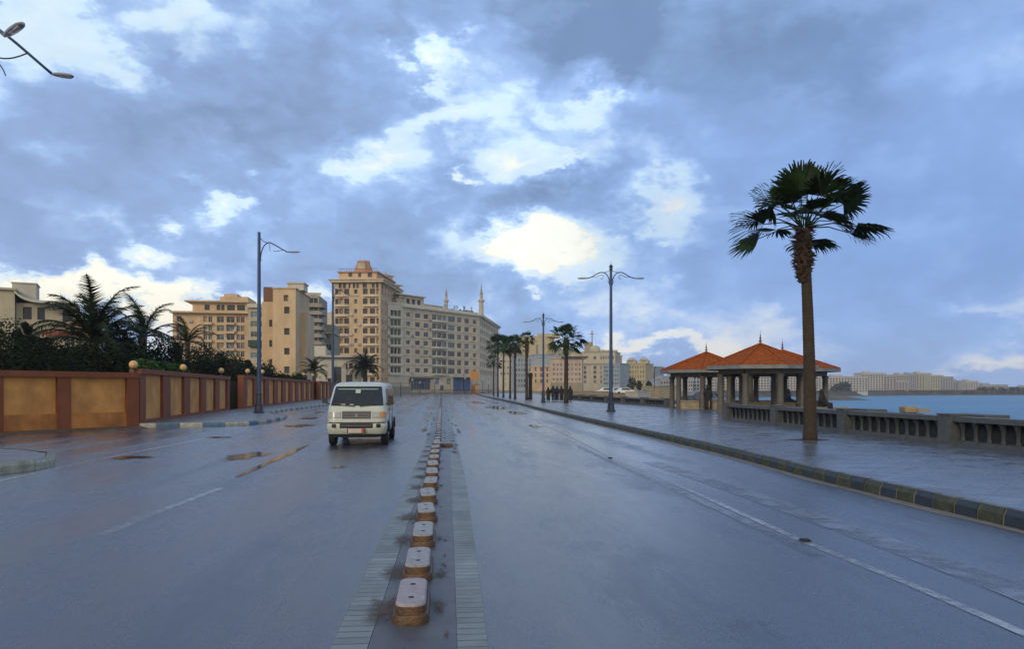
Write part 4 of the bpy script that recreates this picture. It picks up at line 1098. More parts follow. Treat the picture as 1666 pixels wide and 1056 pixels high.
# ================================================================== PEOPLE
def skin_body(name, joints, edges, mats, parent, sub=1):
    me = bpy.data.meshes.new(name); me.from_pydata([j[0] for j in joints], edges, [])
    me.materials.append(mats); o = link(name, me, parent)
    sk = o.modifiers.new('skin', 'SKIN')
    for i, j in enumerate(joints): me.skin_vertices[0].data[i].radius = (j[1], j[1] if len(j) < 3 else j[2])
    me.skin_vertices[0].data[0].use_root = True
    sk.use_smooth_shade = True
    ss = o.modifiers.new('sub', 'SUBSURF'); ss.levels = sub; ss.render_levels = sub
    return o
def person(loc, rz, label, hgt=1.66, robe='cloth_black', seated=False, group=None, walk=.12, man=False):
    t = thing('person', label, 'person', loc, rz, group); k = hgt / 1.7; s = k
    if not seated:
        J = [((0, 0, .93), .13, .10), ((0, 0, 1.15), .125, .09), ((0, 0, 1.36), .15, .09), ((0, 0, 1.48), .055), ((0, .015, 1.55), .06), ((0, .02, 1.63), .085), ((0, .01, 1.69), .05),
             ((.19, 0, 1.38), .06), ((.26, .02, 1.10), .045), ((.24, -.08, .86), .032), ((-.19, 0, 1.38), .06), ((-.26, .02, 1.10), .045), ((-.24, -.06, .86), .032),
             ((.09, 0, .86), .09), ((.10, -walk, .48), .065), ((.10, -walk * .6, .08), .045), ((.10, -walk - .14, .03), .035), ((-.09, 0, .86), .09), ((-.10, walk, .48), .065), ((-.10, walk * 1.3, .08), .045), ((-.10, walk * 1.3 - .14, .03), .035)]
        E = [(0, 1), (1, 2), (2, 3), (3, 4), (4, 5), (5, 6), (2, 7), (7, 8), (8, 9), (2, 10), (10, 11), (11, 12), (0, 13), (13, 14), (14, 15), (15, 16), (0, 17), (17, 18), (18, 19), (19, 20)]
    else:
        J = [((0, 0, .0), .14, .11), ((0, 0, .22), .13, .10), ((0, -.02, .45), .15, .09), ((0, -.03, .57), .055), ((0, -.03, .64), .06), ((0, -.04, .72), .085), ((0, -.03, .78), .05),
             ((.19, 0, .46), .06), ((.25, -.10, .20), .045), ((.12, -.30, .12), .032), ((-.19, 0, .46), .06), ((-.25, -.10, .20), .045), ((-.12, -.30, .12), .032),
             ((.09, -.06, 0), .09), ((.10, -.44, .02), .065), ((.10, -.48, -.40), .045), ((.10, -.62, -.44), .035), ((-.09, -.06, 0), .09), ((-.10, -.44, .02), .065), ((-.10, -.48, -.40), .045), ((-.10, -.62, -.44), .035)]
        E = [(0, 1), (1, 2), (2, 3), (3, 4), (4, 5), (5, 6), (2, 7), (7, 8), (8, 9), (2, 10), (10, 11), (11, 12), (0, 13), (13, 14), (14, 15), (15, 16), (0, 17), (17, 18), (18, 19), (19, 20)]
    J = [((p[0][0] * s, p[0][1] * s, p[0][2] * s),) + tuple(x * s for x in p[1:]) for p in J]
    skin_body('body', J, E, M['skin'], t)
    c = MB(); n = 14
    def el_(cx, cy, z, a, b): return [(cx + a * s * math.cos(2 * PI * i / n), cy * s + b * s * math.sin(2 * PI * i / n), z * s) for i in range(n)]
    if not seated:
        bot = .92 if man else .10
        rg = [el_(0, 0, bot, .24 if not man else .20, .21 if not man else .15), el_(0, 0, .6 if not man else 1.0, .22, .17), el_(0, 0, .98 if not man else 1.08, .22, .15), el_(0, 0, 1.2, .21, .14), el_(0, 0, 1.38, .23, .13), el_(0, .0, 1.46, .12, .09), el_(0, .01, 1.50, .075, .075)]
        loft(c, rg); 
        for sg in (-1, 1): c.tube([(.18 * sg * s, 0, 1.40 * s), (.265 * sg * s, .02 * s, 1.10 * s), (.245 * sg * s, -.06 * s, .90 * s)], [.075 * s, .065 * s, .06 * s], 8)
        if man:
            for sg in (-1, 1): c.tube([(.09 * sg * s, 0, .95 * s), (.10 * sg * s, -walk * sg * s, .48 * s), (.10 * sg * s, (-walk * .6 if sg > 0 else walk * 1.3) * s, .06 * s)], [.12 * s, .085 * s, .07 * s], 8)
        hz, hy = 1.60, .02
    else:
        rg = [el_(0, 0, -.1, .22, .18), el_(0, 0, .2, .21, .16), el_(0, -.02, .46, .23, .13), el_(0, -.02, .55, .11, .08), el_(0, -.03, .60, .07, .07)]; loft(c, rg)
        for sg in (-1, 1):
            c.tube([(.18 * sg * s, 0, .48 * s), (.26 * sg * s, -.10 * s, .20 * s), (.14 * sg * s, -.28 * s, .13 * s)], [.075 * s, .065 * s, .055 * s], 8)
            c.tube([(.10 * sg * s, -.02 * s, .02 * s), (.11 * sg * s, -.46 * s, .04 * s), (.11 * sg * s, -.49 * s, -.36 * s)], [.12 * s, .10 * s, .09 * s], 8)
        hz, hy = .69, -.03
    c.build('robe' if not man else 'clothes', M[robe], t, True)
    hd = MB(); hd.lathe([(.13 * s, -.16 * s), (.115 * s, -.08 * s), (.118 * s, .02 * s), (.10 * s, .09 * s), (.05 * s, .135 * s), (.005, .14 * s)], (0, (hy + .03) * s, hz * s), 12)
    hd.build('headscarf' if not man else 'hair', M[robe if not man else 'cloth_black'], t, True)
    return t
gpp = 'people in dark clothes standing by the farther double lamp'
for (px, d, h_, rz, lb, mn, cl_) in ((892, 88, 1.58, .3, 'person in black at the left of the group, just right of the farther lamp pole', False, 'cloth_black'), (900, 88, 1.75, 2.9, 'taller person in black in the middle pair of the group', True, 'cloth_black'), (906, 89, 1.7, 3.4, 'person in dark clothes, right one of the middle pair', False, 'cloth_blue'),
                                 (913.5, 87, 1.7, .2, 'person in black immediately left of the bushy palm trunk', False, 'cloth_black'), (928, 88, 1.66, 2.5, 'person in black immediately right of the bushy palm trunk', False, 'cloth_black')):
    person(at(px, d, PZ), rz, lb, h_, cl_, False, gpp, .1, mn)
q = at(1152, 52.9, PZ); person(q, 2.6, 'person in black standing inside the left pavilion', 1.68, 'cloth_black')
q = at(1146, 53.4, PZ); person(q, .4, 'person in dark blue standing beside the one in black inside the left pavilion', 1.6, 'cloth_blue')
sw = at(1337, 41.5, PZ)
m_ = MB(); m_.box((0, 0, .22), (1.9, .5, .46)); o = tag(m_.build('stone_bench', M['stone_tan']), 'tan stone bench right of the palm trunk, with a seated person', 'bench'); o.location = (sw.x + .35, sw.y, PZ); o.rotation_euler = (0, 0, -.3)
person((sw.x, sw.y, PZ + .57), .6, 'person in black seated on the stone bench right of the palm trunk', 1.75, 'cloth_black', True)
q = at(1283, 49.5); m_ = MB(); m_.box((0, 0, .22), (1.6, .5, .46)); o = tag(m_.build('stone_bench', M['stone_pale']), 'pale stone bench under the nearest pavilion, with a hunched seated person', 'bench'); o.location = (q.x, q.y, PZ)
person((q.x, q.y, PZ + .57), 1.2, 'person in dark blue seated under the pavilions, seen between columns', 1.7, 'cloth_blue', True)

# ================================================================== VAN
def van():
    t = thing('minibus', 'cream white minibus driving towards the viewer in the left carriageway', 'van', (-2.39, 22.0, 0), 0)
    # levels: z, front y, back y, half width, corner radius
    LV = [(.34, .10, 4.52, .775, .22), (.40, .03, 4.60, .800, .24), (.60, .00, 4.64, .825, .26), (.80, .02, 4.64, .838, .26), (.97, .07, 4.63, .838, .26), (1.10, .15, 4.62, .825, .25), (1.16, .20, 4.61, .815, .25),
          (1.30, .31, 4.59, .795, .25), (1.45, .43, 4.57, .773, .25), (1.60, .56, 4.54, .75, .25), (1.70, .66, 4.52, .73, .26), (1.765, .76, 4.49, .70, .28), (1.81, .92, 4.42, .64, .30), (1.835, 1.15, 4.28, .55, .3), (1.845, 1.5, 4.0, .40, .25)]
    def interp(z):
        for a, b in zip(LV, LV[1:]):
            if z <= b[0]:
                k = (z - a[0]) / (b[0] - a[0]); return tuple(p + (q - p) * k for p, q in zip(a, b))
        return LV[-1]
    def rg(lv, n=6, off=0):
        z, yf, yb, hw, r = lv; hw += off; yf -= off; yb += off; ps = []
        for cx, cy, a0 in ((hw - r, yb - r * .6, 0), (-hw + r, yb - r * .6, 90), (-hw + r, yf + r, 180), (hw - r, yf + r, 270)):
            ry = r if cy < 2 else r * .6
            for i in range(n + 1):
                a = R(a0 + 90 * i / n); x, y_ = cx + r * math.cos(a), cy + ry * math.sin(a)
                # front face bows slightly forward at the middle
                if cy < 2: y_ -= 0.0
                ps.append((x, y_, z))
        return ps
    b = MB(); rings = [rg(lv) for lv in LV]
    loft(b, rings, 0, True, None, True); body = b.build('body', M['bus_body'], t, 'auto')
    # front surface y at (x, z)
    def fy(x, z):
        _, yf, yb, hw, r = interp(z); ax = abs(x); c = hw - r
        if ax <= c: return yf
        k = min(1, (ax - c) / r); return yf + r - r * math.sqrt(max(0, 1 - k * k))
    def fpatch(mb, x0f, x1f, z0, z1, off, mi=0, nx=14, nz=6, xs=None):
        """patch lying on the front surface; x0f/x1f functions of z"""
        vs = []
        for j in range(nz + 1):
            z = z0 + (z1 - z0) * j / nz
            a = x0f(z) if callable(x0f) else x0f; b_ = x1f(z) if callable(x1f) else x1f
            for i in range(nx + 1):
                x = a + (b_ - a) * i / nx; vs.append((x, fy(x, z) - off, z + off * .6))
        mb.add(vs, [(j * (nx + 1) + i, j * (nx + 1) + i + 1, (j + 1) * (nx + 1) + i + 1, (j + 1) * (nx + 1) + i) for j in range(nz) for i in range(nx)], mi)
    wx = lambda z: interp(z)[3] - .075
    g = MB(); fpatch(g, lambda z: -wx(z) , lambda z: wx(z), 1.15, 1.70, .010); ws = g.build('windscreen', M['van_glass'], t, True)
    g = MB(); fpatch(g, lambda z: -wx(z) + .10, lambda z: wx(z) - .10, 1.605, 1.622, .020, 0, 12, 1); g.build('sun_strip', M['bus_body'], ws, True)
    g = MB(); fpatch(g, -.07, .07, 1.50, 1.60, .018, 0, 3, 2); g.build('sticker', M['paper'], ws, True)
    g = MB(); fpatch(g, -.46, -.33, 1.165, 1.195, .016, 0, 3, 1); fpatch(g, -.20, -.10, 1.165, 1.19, .016, 0, 3, 1); g.build('dashboard_papers', M['plate'], ws, True)
    g = MB()
    for x0, x1, z1 in ((-.05, -.62, 1.20), (.08, .55, 1.19)): g.tube([(x0, fy(x0, 1.13) - .03, 1.135), ((x0 + x1) / 2, fy(0, 1.16) - .035, 1.165), (x1, fy(x1, z1) - .03, z1)], .011, 5)
    g.build('wiper', M['plastic'], t)
    # grille
    g = MB(); fpatch(g, -.40, .40, .79, .985, .008); gr = g.build('grille', M['plastic'], t, True)
    g = MB()
    for z in (.825, .87, .915, .955): fpatch(g, -.385, .385, z, z + .009, .022, 0, 8, 1)
    fpatch(g, -.41, .41, .985, .998, .018, 0, 8, 1); fpatch(g, -.41, .41, .776, .788, .018, 0, 8, 1); g.build('grille_bar', M['chrome'], gr, True)
    g = MB(); g.lathe([(.045, 0), (.045, .012)], (0, 0, 0), 16); e = g.build('badge', M['chrome'], gr); e.location = (0, fy(0, .89) - .02, .89); e.rotation_euler = (R(90), 0, 0)
    for s in (-1, 1):
        a, b_ = sorted((.43 * s, .815 * s)); g = MB(); fpatch(g, a, b_, .80, .975, .010, 0, 10, 4); hl = g.build('headlight', M['lamp_head'], t, True)
        a, b_ = sorted((.45 * s, .66 * s)); g = MB(); fpatch(g, a, b_, .812, .963, .022, 0, 6, 4); g.build('lens', M['lens'], hl, True)
        a, b_ = sorted((.675 * s, .81 * s)); g = MB(); fpatch(g, a, b_, .812, .963, .020, 0, 6, 4); g.build('indicator', M['amber' if s > 0 else 'lens'], hl, True)
        # fog lamp recess
        a, b_ = sorted((.56 * s, .68 * s)); g = MB(); fpatch(g, a, b_, .505, .615, .052, 0, 4, 2); g.build('fog_lamp_recess', M['plastic'], t, True)
        # mirror
        g = MB(); g.box((.93 * s, .42, 1.30), (.15, .08, .15 if s < 0 else .26), 0, 0, .92); g.tube([(.80 * s, .40, 1.20), (.92 * s, .40, 1.25)], .02, 6); mr = g.build('wing_mirror', M['plastic'], t)
        # side windows: cab, two long, rear
        def sx(y_, z, off):
            _, yf, yb, hw, r = interp(z)
            if y_ < yf + r: k = (yf + r - y_) / r; return (hw - r + r * math.sqrt(max(0, 1 - k * k)) + off) * s
            return (hw + off) * s
        def spatch(mb, ya, yb, z0, z1, off, slant=0.0):
            vs = []; nx = 6; nz = 3
            for j in range(nz + 1):
                z = z0 + (z1 - z0) * j / nz
                for i in range(nx + 1):
                    y_ = ya + (yb - ya) * i / nx + slant * (z - z0) * (1 - i / nx); vs.append((sx(y_, z, off), y_, z))
            fs = [(j * (nx + 1) + i, j * (nx + 1) + i + 1, (j + 1) * (nx + 1) + i + 1, (j + 1) * (nx + 1) + i) for j in range(nz) for i in range(nx)]
            if s < 0: fs = [tuple(reversed(f)) for f in fs]
            mb.add(vs, fs)
        for ya, yb, sl_ in ((.62, 1.32, .8), (1.42, 2.55, 0), (2.63, 3.6, 0), (3.68, 4.35, 0)):
            g = MB(); spatch(g, ya, yb, 1.13, 1.62, .008, sl_); g.build('side_window', M['van_glass'], t, True)
        for ys_ in (1.38, 2.56): g = MB(); g.box((.842 * s, ys_, .95), (.012, .012, 1.1)); g.build('door_seam', M['plastic'], t)
        g = MB(); g.box((.855 * s, 1.22, 1.02), (.03, .14, .03)); g.build('door_handle', M['plastic'], t)
        for yw in (.80, 3.65):
            w_ = MB(); w_.lathe([(.18, -.09), (.30, -.10), (.325, -.07), (.325, .07), (.30, .10), (.18, .09)], n=28); wh = w_.build('wheel', M['rubber'], t, 'auto')
            wh.location = (.745 * s, yw, .325); wh.rotation_euler = (0, R(90), 0)
            w_ = MB(); w_.lathe([(.20, -.085), (.20, .085)], n=20); w_.lathe([(.06, -.11), (.06, .11)], n=10); w_.build('rim', M['lamp_head'], wh, 'auto')
            # wheel arch
            ar = MB(); ps = [(.835 * s, yw + .40 * math.cos(a_), .36 + .36 * math.sin(a_)) for a_ in [PI * i / 10 for i in range(11)]]
            vs = [(p_[0] + .006 * s, p_[1], p_[2]) for p_ in ps]; f_ = tuple(range(11)); ar.add(vs, [f_ if s > 0 else tuple(reversed(f_)), tuple(reversed(f_)) if s > 0 else f_]); ar.tube(ps, .018, 6); ar.build('wheel_arch', M['plastic'], t)
    # bumper
    bp = MB(); rr = [rg((z, interp(z)[1], interp(z)[2], interp(z)[3], interp(z)[4]), 6, o_) for z, o_ in ((.345, .0), (.36, .03), (.46, .035), (.60, .032), (.655, .012))]
    # keep only the front half of the ring
    n0 = 7; keep = list(range(14, 28))
    vs = []; 
    for r_ring in rr:
        for kk in keep: vs.append(r_ring[kk])
    nn = len(keep); bp.add(vs, [(j * nn + i, j * nn + i + 1, (j + 1) * nn + i + 1, (j + 1) * nn + i) for j in range(len(rr) - 1) for i in range(nn - 1)]); bu = bp.build('bumper', M['bus_body'], t, 'auto')
    g = MB(); fpatch(g, -.46, .46, .50, .64, .040); g.build('air_intake', M['plastic'], bu, True)
    g = MB(); fpatch(g, -.44, .42, .545, .575, .056, 0, 8, 1); g.build('intake_bar', M['chrome'], bu, True)
    g = MB(); fpatch(g, -.82, .82, .655, .685, .012, 0, 24, 1); g.build('seam', M['plastic'], t, True)
    pl = MB(); pl.box((0, -.066, .455), (.44, .012, .125)); p_ = pl.build('number_plate', M['plate'], t); pl = MB(); pl.box((.185, -.075, .455), (.07, .008, .11)); pl.build('plate_end', M['plate_red'], p_)
    pl = MB(); pl.box((0, -.062, .455), (.49, .012, .15)); pl.build('plate_holder', M['plastic'], t)
    u = MB(); u.box((0, 2.35, .33), (1.35, 4.1, .16)); u.build('underbody', M['plastic'], t)
    u = MB(); u.tube([(-.50, .62, .245), (.50, .62, .245)], .028, 6); u.build('axle_bar', M['lamp_head'], t)
    a = MB(); a.tube([(-.64, .9, 1.70), (-.78, .75, 1.95)], .006, 4)
    # seats seen through? dark cabin glass: two head restraints kept inside glass tone
    return t
van()

# ================================================================== BUILDINGS
def facade(mb, O, U, Nn, W, z0, z1, holes, dep=.3, mi=0, back=None):
    """wall sheet with real openings; O,U,Nn 2-D tuples"""
    xs = sorted({0, W, *[h[0] for h in holes], *[h[1] for h in holes]}); zs = sorted({z0, z1, *[h[2] for h in holes], *[h[3] for h in holes]})
    P = lambda u, z, i=0.0: (O[0] + U[0] * u - Nn[0] * i, O[1] + U[1] * u - Nn[1] * i, z)
    for a, b in zip(xs, xs[1:]):
        for c, d in zip(zs, zs[1:]):
            mx, mz = (a + b) / 2, (c + d) / 2
            if any(h[0] < mx < h[1] and h[2] < mz < h[3] for h in holes): continue
            mb.add([P(a, c), P(b, c), P(b, d), P(a, d)], [(0, 1, 2, 3)], mi)
    for a, b, c, d in holes:
        mb.add([P(a, c), P(b, c), P(b, d), P(a, d), P(a, c, dep), P(b, c, dep), P(b, d, dep), P(a, d, dep)], [(0, 4, 5, 1), (1, 5, 6, 2), (2, 6, 7, 3), (3, 7, 4, 0)], mi)
        if back is not None: mb.add([P(a, c, dep), P(b, c, dep), P(b, d, dep), P(a, d, dep)], [(0, 1, 2, 3)], back)
WCACHE = {}
def window(parent, O, U, Nn, h, dep, glass='g_dark', frame='w_frame', mull=1, name='window', trans=True):
    a, b, c, d = h; w_, hh = round(b - a, 1), round(d - c, 1); key = (w_, hh, glass, frame, mull, trans)
    if key not in WCACHE:
        W_, H_ = w_ + .08, hh + .08
        m_ = MB(); m_.box((0, .05, 0), (W_, .02, H_), 0, 0)
        fw = .09
        m_.box((0, -.0, H_ / 2 - fw / 2 - .02), (W_, .07, fw), 0, 1); m_.box((0, -.0, -H_ / 2 + fw / 2 + .02), (W_, .07, fw), 0, 1)
        for x in [-W_ / 2 + fw / 2 + .02, W_ / 2 - fw / 2 - .02] + [W_ * ((k + 1) / (mull + 1) - .5) for k in range(mull)]: m_.box((x, -.0, 0), (fw * .8, .068, H_ - 2 * fw - .042), 0, 1)
        if trans and hh > 1.2: m_.box((0, .002, H_ * .2), (W_ - 2 * fw - .05, .05, .06), 0, 1)
        o = m_.build(name, [M[glass], M[frame]], parent); WCACHE[key] = o.data
    else: o = link(name, WCACHE[key], parent)
    u = (a + b) / 2
    o.location = (O[0] + U[0] * u - Nn[0] * (dep - .04), O[1] + U[1] * u - Nn[1] * (dep - .04), (c + d) / 2)
    o.rotation_euler = (0, 0, math.atan2(U[1], U[0]))
    return o
GL = ['g_dark', 'g_dark', 'g_blue', 'g_dark', 'g_blue', 'g_green']
def shell(fr, D, z0, z1, front, side, wallm, label, dep=.3, name='apartment_block', cat='building', left=None, roofm=None, group=None, glass=None, frame='w_frame', mull=1, far=False, sv=(0.0, 1.0)):
    """box building: front along the frame, side walls going back D metres; openings as (u0,u1,z0,z1[,glass])"""
    t = thing(name, label, cat, (fr.A.x, fr.A.y, fr.z), fr.rz, group)
    r_ = random.Random(int(fr.A.x * 7) + 3); L = fr.L; mb = MB(); back = 1 if far else None
    facade(mb, (0, 0), (1, 0), (0, -1), L, z0, z1, [h[:4] for h in front], dep, 0, back)
    facade(mb, (L, 0), sv, (sv[1], -sv[0]), D, z0, z1, [h[:4] for h in side], dep, 0, back)
    facade(mb, (0, D), (0, -1), (-1, 0), D, z0, z1, [h[:4] for h in (left or [])], dep, 0, back)
    ex, ey = L + sv[0] * D, sv[1] * D
    mb.add([(0, D, z0), (ex, ey, z0), (ex, ey, z1), (0, D, z1)], [(1, 0, 3, 2)]); mb.add([(0, 0, z1), (L, 0, z1), (ex, ey, z1), (0, D, z1)], [(0, 1, 2, 3)])
    mats = [M[wallm]] + ([M['g_dark']] if far else [])
    mb.build('wall', mats, t)
    if not far:
        for h in front: window(t, (0, 0), (1, 0), (0, -1), h[:4], dep, h[4] if len(h) > 4 else (glass or r_.choice(GL)), frame, max(mull, int((h[1] - h[0]) / 1.3)))
        for h in side: window(t, (L, 0), sv, (sv[1], -sv[0]), h[:4], dep, h[4] if len(h) > 4 else (glass or r_.choice(GL)), frame, max(mull, int((h[1] - h[0]) / 1.3)))
        for h in (left or []): window(t, (0, D), (0, -1), (-1, 0), h[:4], dep, glass or r_.choice(GL), frame, mull)
    return t
def part_box(name, parent, m_, boxes):
    mb = MB()
    for b in boxes: mb.box(*b)
    return mb.build(name, M[m_] if isinstance(m_, str) else m_, parent)
def clutter(parent, L, D, z, n, seed):
    r_ = random.Random(seed)
    for i in range(n):
        x, y_ = r_.uniform(.1, .9) * L, r_.uniform(.15, .7) * D
        k = r_.random(); m_ = MB()
        if k < .45: m_.lathe([(.6, 0), (.6, 1.1), (.45, 1.25)], (x, y_, z + .0), 10); m_.build('water_tank', M['st_white'], parent)
        elif k < .75: m_.box((x, y_, z + .8), (r_.uniform(1, 2.6), 1.6, 1.6)); m_.build('roof_hut', M['st_cream'], parent)
        else: m_.tube([(x, y_, z), (x, y_, z + 2.2)], .05, 5); m_.lathe([(.5, 0), (.35, .12), (.02, .2)], (x, y_, z + 1.8), 10); m_.build('satellite_dish', M['st_grey'], parent)

# ---- tall orange tower
ft = Frame(543.5, 235, 619, 234); Zr = lambda fr, px, py: fr.h(px, py)
D = 26; ztop = ft.h(560, 455)
pitch = 3.0; rows = [ft.h(560, 720 / 4.225 + 400) + pitch * k for k in range(-3, 7)]
cols = [(545.5, 551, 'g_dark'), (552, 558.5, 'g_warm'), (560, 568, 'g_dark'), (576.5, 581.5, 'g_green'), (590.5, 598, 'g_dark'), (602, 610, 'g_dark'), (612.5, 616.5, 'g_warm')]
fh = []
for zc in rows:
    for a, b, g_ in cols:
        hh = 1.7 if g_ != 'g_green' else 1.3
        fh.append((ft.u(a), ft.u(b), zc - hh / 2, zc + hh / 2, g_))
zs_ = ft.h(560, 465)
for a, b in ((551, 556), (558, 563), (567, 570), (574, 578), (580, 584), (590, 597), (605, 610), (612, 616)): fh.append((ft.u(a), ft.u(b), zs_ - .75, zs_ + .75))
sh_ = [(2 + 4.2 * k, 3.3 + 4.2 * k, zc - .7, zc + .7) for zc in rows + [zs_] for k in range(6)]
tw = shell(ft, D, 0, ztop - .9, fh, sh_, 'st_tower', 'tall orange-lit apartment tower with a dome hut on its roof', name='apartment_tower', dep=.55, frame='w_frame_dark', mull=0)
L = ft.L
for zc in rows:
    for a, b in ((544, 569), (589, 618)):
        x0, x1 = ft.u(a), ft.u(b); xm = (x0 + x1) / 2; wd = x1 - x0; m_ = MB()
        pts = [(x0, .01)] + [(x0 + wd * i / 8, -.75 * math.sin(PI * i / 8) ** .5) for i in range(1, 8)] + [(x1, .01)]
        m_.prism(pts, zc - 1.62, zc - .88); m_.build('balcony', M['st_tower_band'], tw)
part_box('cornice', tw, 'st_tower_band', [((L / 2, D / 2, ztop - .55), (L + 2.2, D + 2.2, .7)), ((L / 2, D / 2, ztop - .1), (L + 3.0, D + 3.0, .22))])
z2 = ft.h(560, 442.5)
ph = MB(); facade(ph, (1.2, 1.0), (1, 0), (0, -1), L - 2.6, ztop, z2, [(3, 4.2, ztop + 1, ztop + 2.2), (6, 7, ztop + .9, ztop + 2.1), (9, 10.3, ztop + .9, ztop + 2.2)], .3, 0, 1); ph.box((L / 2 - .1, D / 2 + .7, (ztop + z2) / 2), (L - 2.62, D - 1.6, z2 - ztop - .05)); ph.build('penthouse', [M['st_tower'], M['g_dark']], tw)
part_box('parapet', tw, 'st_dome', [((L / 2, D / 2, z2 + .12), (L - 1.6, D - 1.0, .3))])
rl = MB()
for k in range(16): rl.tube([(1.3 + k * (L - 2.6) / 15, .75, z2 + .2), (1.3 + k * (L - 2.6) / 15, .75, z2 + 1.1)], .04, 4)
rl.tube([(1.2, .75, z2 + 1.1), (L - 1.2, .75, z2 + 1.1)], .05, 4); rl.build('roof_railing', M['st_brown'], tw)
cx = ft.u(582.5); w2_ = (ft.u(599) - ft.u(566)) / 2; z3 = ft.h(582, 420.5)
dm = MB(); hgt = z3 - z2
for k, (f0, f1_, s0, s1) in enumerate(((0, .12, 1.0, .98), (.12, .45, .93, .86), (.45, .85, .84, .62), (.85, 1.0, .66, .60))):
    n = 8; rA = [(cx + w2_ * s0 * math.cos(R(22.5 + 45 * i)), 6.5 + w2_ * s0 * math.sin(R(22.5 + 45 * i)), z2 + hgt * f0 + .25) for i in range(n)]; rB = [(cx + w2_ * s1 * math.cos(R(22.5 + 45 * i)), 6.5 + w2_ * s1 * math.sin(R(22.5 + 45 * i)), z2 + hgt * f1_ + .25) for i in range(n)]
    loft(dm, [rA, rB])
dm.build('dome_hut', M['st_dome'], tw)
pw_ = MB(); pw_.prism([(cx - w2_ * .38, 6.5 - w2_ * .86), (cx + w2_ * .38, 6.5 - w2_ * .86), (cx + w2_ * .38, 6.5 - w2_ * .6), (cx - w2_ * .38, 6.5 - w2_ * .6)], z2 + hgt * .4, z2 + hgt * .82); pw_.build('dome_window', M['st_cream'], tw)
# stepped rear wing of the tower, seen to the right
fw_ = Frame(620, 262, 650, 272); zz1 = fw_.h(640, 464); zz0 = fw_.h(640, 450)
wg = MB(); fwr = (fw_.A - ft.A); ca, sa = math.cos(-ft.rz), math.sin(-ft.rz)
def loc2(v): return (v.x * ca - v.y * sa, v.x * sa + v.y * ca)
a_ = loc2(fw_.A - ft.A); b_ = loc2(fw_.B - ft.A); ln_ = math.hypot(b_[0] - a_[0], b_[1] - a_[1]); ua = ((b_[0] - a_[0]) / ln_, (b_[1] - a_[1]) / ln_)
hol = [(1.2 + 1.9 * k, 2.2 + 1.9 * k, zz1 - 2.6 - 3 * j, zz1 - 1.2 - 3 * j) for k in range(3) for j in range(9)]
facade(wg, a_, ua, (ua[1], -ua[0]), ln_, 0, zz1, hol, .3, 0, 1)
wg.add([(a_[0], a_[1], zz1), (b_[0], b_[1], zz1), (b_[0] - ua[1] * 12, b_[1] + ua[0] * 12, zz1), (a_[0] - ua[1] * 12, a_[1] + ua[0] * 12, zz1)], [(0, 1, 2, 3)])
wg.add([(b_[0], b_[1], 0), (b_[0] - ua[1] * 12, b_[1] + ua[0] * 12, 0), (b_[0] - ua[1] * 12, b_[1] + ua[0] * 12, zz1), (b_[0], b_[1], zz1)], [(0, 1, 2, 3)])
an_ = math.atan2(ua[1], ua[0]); mid = ((a_[0] + b_[0]) / 2 - ua[1] * 5, (a_[1] + b_[1]) / 2 + ua[0] * 5)
wg.box((mid[0], mid[1], zz1 + .2), (ln_ + 1.6, 12, .35), an_); wg.box((mid[0] - 1, mid[1], (zz1 + zz0) / 2 + .3), (ln_ - 2, 8, zz0 - zz1), an_); wg.box((mid[0] - 1, mid[1], zz0 + .5), (ln_ - 1, 9, .3), an_)
wg.build('rear_wing', [M['st_main'], M['g_dark']], tw)
m_ = MB(); q_ = loc2(at(627.5, 250) - ft.A); m_.lathe([(.5, 0), (.5, 1.6), (.8, 1.7), (.25, 2.6), (.05, 3.4)], (q_[0], q_[1], ft.h(600, 447)), 8); m_.build('roof_turret', M['st_grey'], tw)

# ---- main long block
fm_ = Frame(655, 247, 779.5, 279)
zP = 28.6; rows = [7.6 + 3.0 * k for k in range(7)]
C = lambda x: 500 + x / 4.225
cl0 = [(680, 706, 1.35), (742, 775, 1.45), (800, 832, 1.45), (968, 1015, 1.9), (1030, 1060, 1.8), (1080, 1112, 1.7), (1138, 1162, 1.5)]
fh = []
for zc in rows:
    for a, b, hh in cl0: fh.append((fm_.u(C(a)), fm_.u(C(b)), zc - hh / 2, zc + hh / 2))
    x0, x1 = fm_.u(C(856)), fm_.u(C(958))
    for i in range(3): fh.append((x0 + (x1 - x0) * i / 3 + .15, x0 + (x1 - x0) * (i + 1) / 3 - .15, zc - .95, zc + .95))
# ground floor openings
for a, b, z0_, z1_, g_ in ((665, 700, 1.2, 4.6, 'g_dark'), (708, 715, 3.0, 5.2, 'g_blue'), (716, 722, .8, 2.6, 'g_dark'), (727, 734, 3, 5, 'g_green')):
    fh.append((fm_.u(a), fm_.u(b), z0_, z1_, g_))
e2 = at(811, 338); dvv = e2 - fm_.B; cr2, sr2 = math.cos(-fm_.rz), math.sin(-fm_.rz); D = dvv.length; svm = ((dvv.x * cr2 - dvv.y * sr2) / D, (dvv.x * sr2 + dvv.y * cr2) / D)
nside = 11
sh_ = [(3 + 5.1 * k, 5.9 + 5.1 * k, zc - .85, zc + .85) for zc in rows for k in range(nside)]
mbk = shell(fm_, D, 0, zP - .8, fh, sh_, 'st_main', 'long cream and tan apartment block with a corner and rooftop clutter, facing down the road', dep=.35, sv=svm)
L = fm_.L
